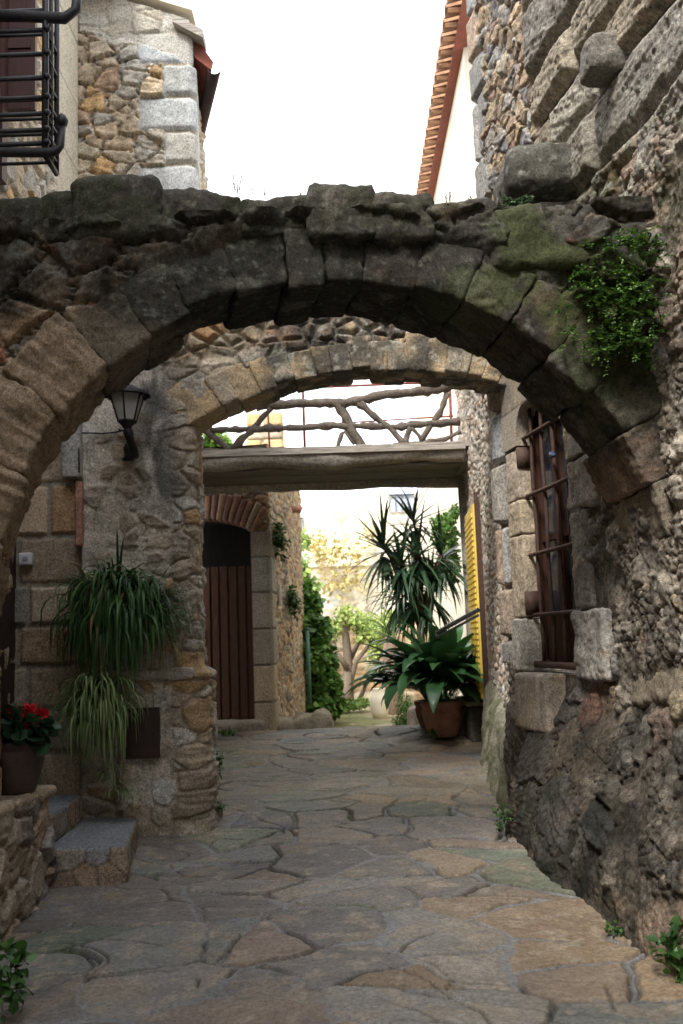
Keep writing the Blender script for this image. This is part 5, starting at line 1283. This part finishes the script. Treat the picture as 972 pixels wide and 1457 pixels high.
for hi, (x, y, dy, n, s_) in enumerate(heads):
    h_ = at(x, y, YY + dy)
    for i in range(n):
        q = rs.rand(); el = 1.5 - 2.5 * q if hi > 1 else 1.5 - 1.9 * q
        az = rs.uniform(0, 2 * pi); L = rs.uniform(.36, .62) * s_; col = np.array((.045, .095, .048)) * rs.uniform(.6, 1.7)
        ribbon(acc, h_ + np.array([0, 0, -.10 * q]), az, el, L, .048, rs.uniform(.05, .5) + (1.0 * q if hi > 1 else .2), rs, col, seg=7, fold=.16, wid='sword')
    for i in range(20 if hi else 6):
        az = rs.uniform(0, 2 * pi); ribbon(acc, h_ + np.array([0, 0, -.14]), az, -.5 - rs.rand() * .5, rs.uniform(.4, .65), .052, rs.uniform(.4, 1.0), rs, np.array((.045, .09, .05)) * rs.uniform(.6, 1.7), seg=7, fold=.14, wid='sword')
rbuild(acc, 'foliage', M_LEAFG, yu)

# fern-like clump on the arch foot
rs = np.random.RandomState(41)
def fern(name, label, cat, spots, n, L, a, b, loc, D, wall=(0, -1, 0), group=None, leaf=.020, gaps=False):
    P = []; Dd = []; 
    wall = np.array(wall, float)
    allP = []; allD = []; 
    for i in range(n):
        x, y, sx, sy = spots[rs.randint(len(spots))]
        qx, qy = x + rs.randn() * sx, y + rs.randn() * sy
        if gaps and fbm(np.array([[qx, qy * 1.6, 0.]]), .045, 3, 8)[0] < .49: continue
        b0 = at(qx, qy, D) if not callable(D) else D(qx, qy)
        d = wall * rs.uniform(.4, 1) + rs.randn(3) * .55 + np.array([0, 0, .1]); d /= np.linalg.norm(d); l = L * rs.uniform(.4, 1.2)
        k = 9
        for j in range(k):
            t = (j + 1) / k; p = b0 + d * l * t + np.array([0, 0, -.45 * l * t * t])
            for sgn in (-1, 1):
                sd_ = np.cross(d, (0, 0, 1)) * sgn; allP.append(p); allD.append(sd_ + d * .7 + rs.randn(3) * .25)
    allP = np.array(allP); allD = np.array(allD); m_ = len(allP)
    V, F, C = leaves(allP, allD, rs.randn(m_, 3) * .35 + np.array([0, -.3, 1.]), leaf * (.6 + .8 * rs.rand(m_)), greens(m_, rs, a, b) * (.6 + .8 * fbm(allP, 9, 2, 3)[:, None]), 'ovate')
    o = mk(name, V, F, M_LEAF, None, C, loc=loc); tag(o, label, cat, group); return o
fern('fern_clump', 'large bright green ferny clump growing on the mossy right shoulder of the nearest arch', 'fern', [(890, 358, 20, 9), (872, 388, 26, 8), (900, 410, 18, 14), (848, 395, 20, 6), (890, 445, 20, 14), (850, 470, 22, 10), (862, 425, 18, 5), (918, 385, 12, 14), (828, 462, 8, 20), (905, 478, 14, 10), (868, 490, 10, 10), (890, 340, 16, 5)], 1000, .10, (.022, .055, .014), (.12, .23, .035), at(880, 430, 4.4), lambda x, y: at(x, y, 4.44 - .0022 * max(0, x - 850)), leaf=.015, gaps=True)
fern('small_fern', 'small sprig of fern below the big clump beside the round pale stone', 'fern', [(914, 507, 5, 4)], 18, .06, (.04, .09, .02), (.10, .2, .04), at(905, 507, 4.4), 4.42)
fern('stonecrop', 'pale green stonecrop tuft on the arch top under the dark ledge slab', 'plant', [(740, 291, 10, 4)], 50, .05, (.09, .17, .08), (.16, .26, .12), at(740, 292, 4.6), 4.6, leaf=.014)
fern('wall_fern', 'green fern tuft high on the corner of the gateway house', 'fern', [(388, 765, 4, 10)], 70, .14, (.03, .07, .015), (.08, .15, .03), at(388, 770, 11.9), lambda x, y: np.array([-.80, 11.75 + (x - 388) * .03, at(388, y, 11.75)[2]]), wall=(1, -.2, 0), group=None, leaf=.04)
fern('wall_fern', 'green fern tuft lower on the gateway house side wall', 'fern', [(404, 852, 3, 8)], 60, .14, (.03, .07, .015), (.08, .15, .03), at(404, 852, 12.9), lambda x, y: np.array([-.72, 12.9 + (x - 404) * .03, at(404, y, 12.9)[2]]), wall=(1, -.2, 0), leaf=.04)
# weeds along the walls
def weed(label, px, py, D, r, h, n, size, a=(.03, .085, .02), b=(.08, .18, .04), shape='ovate', z=None):
    c = at(px, py, D); 
    if z is not None: c[2] = z
    blobs = [(c + np.array([rs.uniform(-.5, .5) * r, rs.uniform(-.3, .3) * r, h * rs.uniform(.2, .8)]), (r * .6, r * .5, h * .4)) for _ in range(5)]
    V, F, C = cloud(rs, blobs, n, size, a, b, shape, .6, .1, .2)
    mb = MB(); 
    o = mk('weed', V, F, M_LEAF, None, C, loc=c); tag(o, label, 'weed', 'weeds at the foot of the walls'); return o
weed('leafy weed in the bottom left corner of the alley', 8, 1452, 3.95, .10, .30, 110, .050, shape='ovate')
weed('leafy weed in the bottom right corner at the foot of the rough wall', 962, 1382, 4.10, .10, .17, 90, .045)
weed('thin green weed at the foot of the right wall below the window', 718, 1178, 6.35, .09, .16, 150, .022)
weed('weed tuft on the right corner of the pier foot', 312, 1112, 7.2, .06, .22, 110, .024)
weed('tiny weed at the lowest corner of the pier', 314, 1158, 6.95, .04, .08, 40, .026)
weed('small weed in front of the brown wooden gate', 322, 1047, 11.0, .12, .07, 60, .035)
weed('tiny weed touching the foot of the terracotta pot', 617, 1048, 10.0, .08, .07, 50, .035)
weed('moss like weed line in the lower right joint by the rough wall', 880, 1330, 4.62, .07, .05, 70, .02)
# little stalks along the arch top
rs = np.random.RandomState(51)
def stalk(px, py, h, D, label, n=5):
    acc = racc(); c = at(px, py, D); P = []; Dd = []
    for i in range(n):
        ribbon(acc, c + rs.randn(3) * np.array([.012, .012, 0]), rs.uniform(0, 6.28), 1.35 + rs.uniform(-.2, .15), h * rs.uniform(.5, 1), .0065, .2, rs, (.07, .085, .04), seg=5)
        e = np.array(acc[0][-2]); 
        for k in range(6): ribbon(acc, c + (e - c) * rs.uniform(.4, 1), rs.uniform(0, 6.28), .6, .012, .007, .5, rs, (.10, .09, .06), seg=2)
    o = rbuild(acc, 'dry_stalk', M_LEAF, None, loc=c); tag(o, label, 'weed', 'small dry stalks growing along the arch top')
stalk(339, 276, .22, 4.75, 'tallest wispy dry stalk, standing on the arch top against the sky', 4)
for i, (x, y, h_) in enumerate([(350, 276, .045), (374, 280, .04), (428, 284, .05), (449, 272, .045), (519, 280, .04), (546, 288, .07), (576, 288, .06), (600, 289, .06), (612, 289, .05), (640, 289, .09), (668, 290, .05)]):
    stalk(x, y, h_, 4.72, ['short dry stalk on the arch top right of the tall wispy one', 'short dry stalk above the dark flat capping stone', 'tiny dry stalk left of the tallest capping stone', 'dry sprig on the left shoulder of the tallest capping stone', 'dry sprig on the right shoulder of the tallest capping stone', 'forked dry stalk just right of the tallest capping stone', 'dry stalk in the gap left of the tiled eave', 'dry stalk directly below the tiled eave, left one', 'dry stalk directly below the tiled eave, right one', 'branching dry stalk in front of the white eave wall', 'dry stalk nearest the tower corner'][i], 3)

# ---- background greenery
rs = np.random.RandomState(61)
c = at(455, 940, 15.2)
bl = [(at(x, y, 15.2 + rs.uniform(-.3, .3)), (r * .011, .35, r * .011)) for x, y, r in ((440, 860, 18), (447, 900, 26), (455, 940, 26), (462, 975, 26), (468, 1000, 22), (445, 930, 22), (440, 970, 24), (432, 840, 12), (450, 1005, 25))]
iv = thing('ivy_bush', 'dense green ivy bush spilling over behind the green pole', 'bush', (c[0], 15.2, .3))
V, F, C = cloud(rs, bl, 5200, .075, (.045, .12, .02), (.14, .30, .05), 'round', .8, .5, .5); mk('foliage', V, F, M_LEAF, iv, C)
mb = MB(); a_ = at(455, 1015, 15.3); mb.tube([a_, a_ + (0, 0, .8), a_ + (-.1, 0, 1.6)], [.05, .04, .03], 6, C=(.15, .12, .08)); mb.build('trunk', M_BARK, iv)
tr = thing('small_tree', 'small gnarled tree with thin yellow green foliage before the ochre retaining wall', 'tree', tuple(at(497, 1008, 18.6)))
mb = MB()
def limb(pts, r0, r1, D=18.6): Q = np.array([at(x, y, D + rs.uniform(-.15, .15)) for x, y in pts]); mb.tube(Q, np.linspace(r0, r1, len(Q)), 8, C=(.24, .19, .15))
limb([(495, 1010), (493, 975), (496, 945), (492, 905), (488, 885)], .11, .06); limb([(500, 1010), (499, 970), (507, 940), (520, 925), (533, 905)], .06, .03); limb([(494, 950), (480, 930), (472, 905)], .06, .03); limb([(497, 940), (510, 915), (508, 880)], .06, .03); limb([(510, 1000), (520, 975), (535, 950), (545, 915)], .05, .03)
mb.build('trunk', M_BARK, tr, smooth=True)
bl = [(at(x, y, 18.6 + rs.uniform(-.6, .6)), (r * .013, .5, r * .010)) for x, y, r in ((478, 890, 18), (500, 880, 22), (525, 888, 22), (545, 895, 20), (468, 905, 14), (540, 915, 18), (515, 905, 14), (488, 870, 14), (555, 880, 18), (532, 930, 10))]
V, F, C = cloud(rs, bl, 2600, .075, (.22, .34, .07), (.55, .62, .22), 'ovate', .6, .3, .0); mk('crown', V, F, M_LEAF, tr, C)
def bush(name, label, cat, D, blobs, n, size, a, b, shape='ovate', shell=.3, depth=.4, k=1.0):
    s_ = D / 1400.
    bl = [(at(x, y, D + rs.uniform(-.2, .2)), (rx * s_ * k, depth, ry * s_ * k)) for x, y, rx, ry in blobs]
    V, F, C = cloud(rs, bl, n, size, a, b, shape, .7, .3, shell); cc = at(blobs[-1][0], blobs[-1][1], D)
    o = mk(name, V, F, M_LEAF, None, C, loc=cc); tag(o, label, cat); return o
bush('clipped_shrub', 'dense bright green shrub on the lower terrace left of the big pot', 'shrub', 13.4, [(575, 1000, 14, 16), (580, 1020, 17, 16), (568, 1026, 10, 10), (586, 1030, 12, 10)], 1800, .055, (.05, .13, .015), (.12, .26, .035), 'narrow')
bush('climbing_vine', 'bright green vine hanging beside the yucca under the footbridge', 'vine', 12.6, [(634, 760, 18, 28), (640, 800, 12, 30), (628, 745, 14, 12), (645, 730, 8, 8)], 1300, .07, (.06, .15, .025), (.16, .30, .05), 'ovate')
bush('yellow_creeper', 'pale yellow creeper covering part of the bright house wall', 'creeper', 26.3, [(455, 790, 28, 30), (480, 780, 36, 30), (508, 790, 26, 36), (470, 830, 34, 26), (500, 825, 34, 26), (525, 760, 14, 30), (450, 770, 18, 24)], 700, .13, (.50, .42, .14), (.72, .62, .34), 'ovate', .0)
bush('pale_green_shrub', 'pale green climber below the lower window of the cream house', 'shrub', 25.0, [(431, 810, 8, 20), (440, 835, 16, 14), (432, 770, 6, 12)], 700, .14, (.20, .32, .08), (.4, .5, .16), 'ovate', .05)
bush('ground_herbs', 'low green herbs at the foot of the small tree', 'herbs', 17.6, [(495, 1003, 26, 5), (475, 1006, 14, 5), (515, 1000, 10, 4), (468, 1012, 10, 6)], 700, .08, (.08, .16, .03), (.2, .3, .07))
bush('distant_tree', 'round green treetop seen above the left end of the footbridge', 'tree', 19, [(306, 625, 18, 12), (293, 632, 14, 10), (318, 633, 12, 10), (310, 645, 22, 14), (306, 660, 22, 14)], 1600, .12, (.10, .22, .03), (.26, .42, .08))
acc = racc(); h_ = at(556, 905, 17.0)
for i in range(26): ribbon(acc, h_, rs.uniform(2.2, 4.2) if i % 2 else rs.uniform(0, 6.28), rs.uniform(.5, 1.3), rs.uniform(.5, .95), .03, rs.uniform(1.6, 2.6), rs, np.array((.12, .22, .06)) * rs.uniform(.7, 1.3), seg=8)
for i in range(40): ribbon(acc, at(538 + rs.uniform(-4, 4), 948, 17), rs.uniform(0, 6.28), rs.uniform(-1, .8), rs.uniform(.25, .5), .03, 1.8, rs, np.array((.12, .24, .07)) * rs.uniform(.7, 1.3), seg=6)
mb = MB(); pts = [at(x, y, 17.05) for x, y in ((558, 1034), (557, 1000), (556, 960), (554, 930), (556, 905))]
o3 = thing('palm', 'short palm with a thick pinkish brown trunk and arching thin fronds', 'palm', tuple(pts[0]))
rbuild(acc, 'fronds', M_LEAF, o3); mb.tube(pts, [.16, .13, .12, .12, .10], 12, C=(.26, .19, .15)); mb.build('trunk', M_BARK, o3, smooth=True)
c = at(541, 1028, 16.2); mb = MB(); mb.lathe((c[0], 16.2, .30), [(0, 0), (.10, 0), (.14, .12), (.155, .28), (.13, .40), (.09, .46), (.11, .5), (.09, .5), (0, .45)], 22); o = mb.build('clay_jar', M_PLASTER, None, loc=(c[0], 16.2, .3), smooth=True); tag(o, 'pale clay jar standing on the lower terrace by the palm trunk', 'jar')
mb = MB(); V = at(600, 1020, 12.0)
s = Stones(); s.box((V[0] - .16, 11.9, .4), (V[0] + .12, 12.3, V[2] + .12), res=.04, rnd=.08, amp=.03, seed=801, col=(.38, .34, .28)); o = s.build('rock', M_STONE, None, loc=(V[0], 12, .4)); tag(o, 'pale rock between the green shrub and the big pot', 'rock')
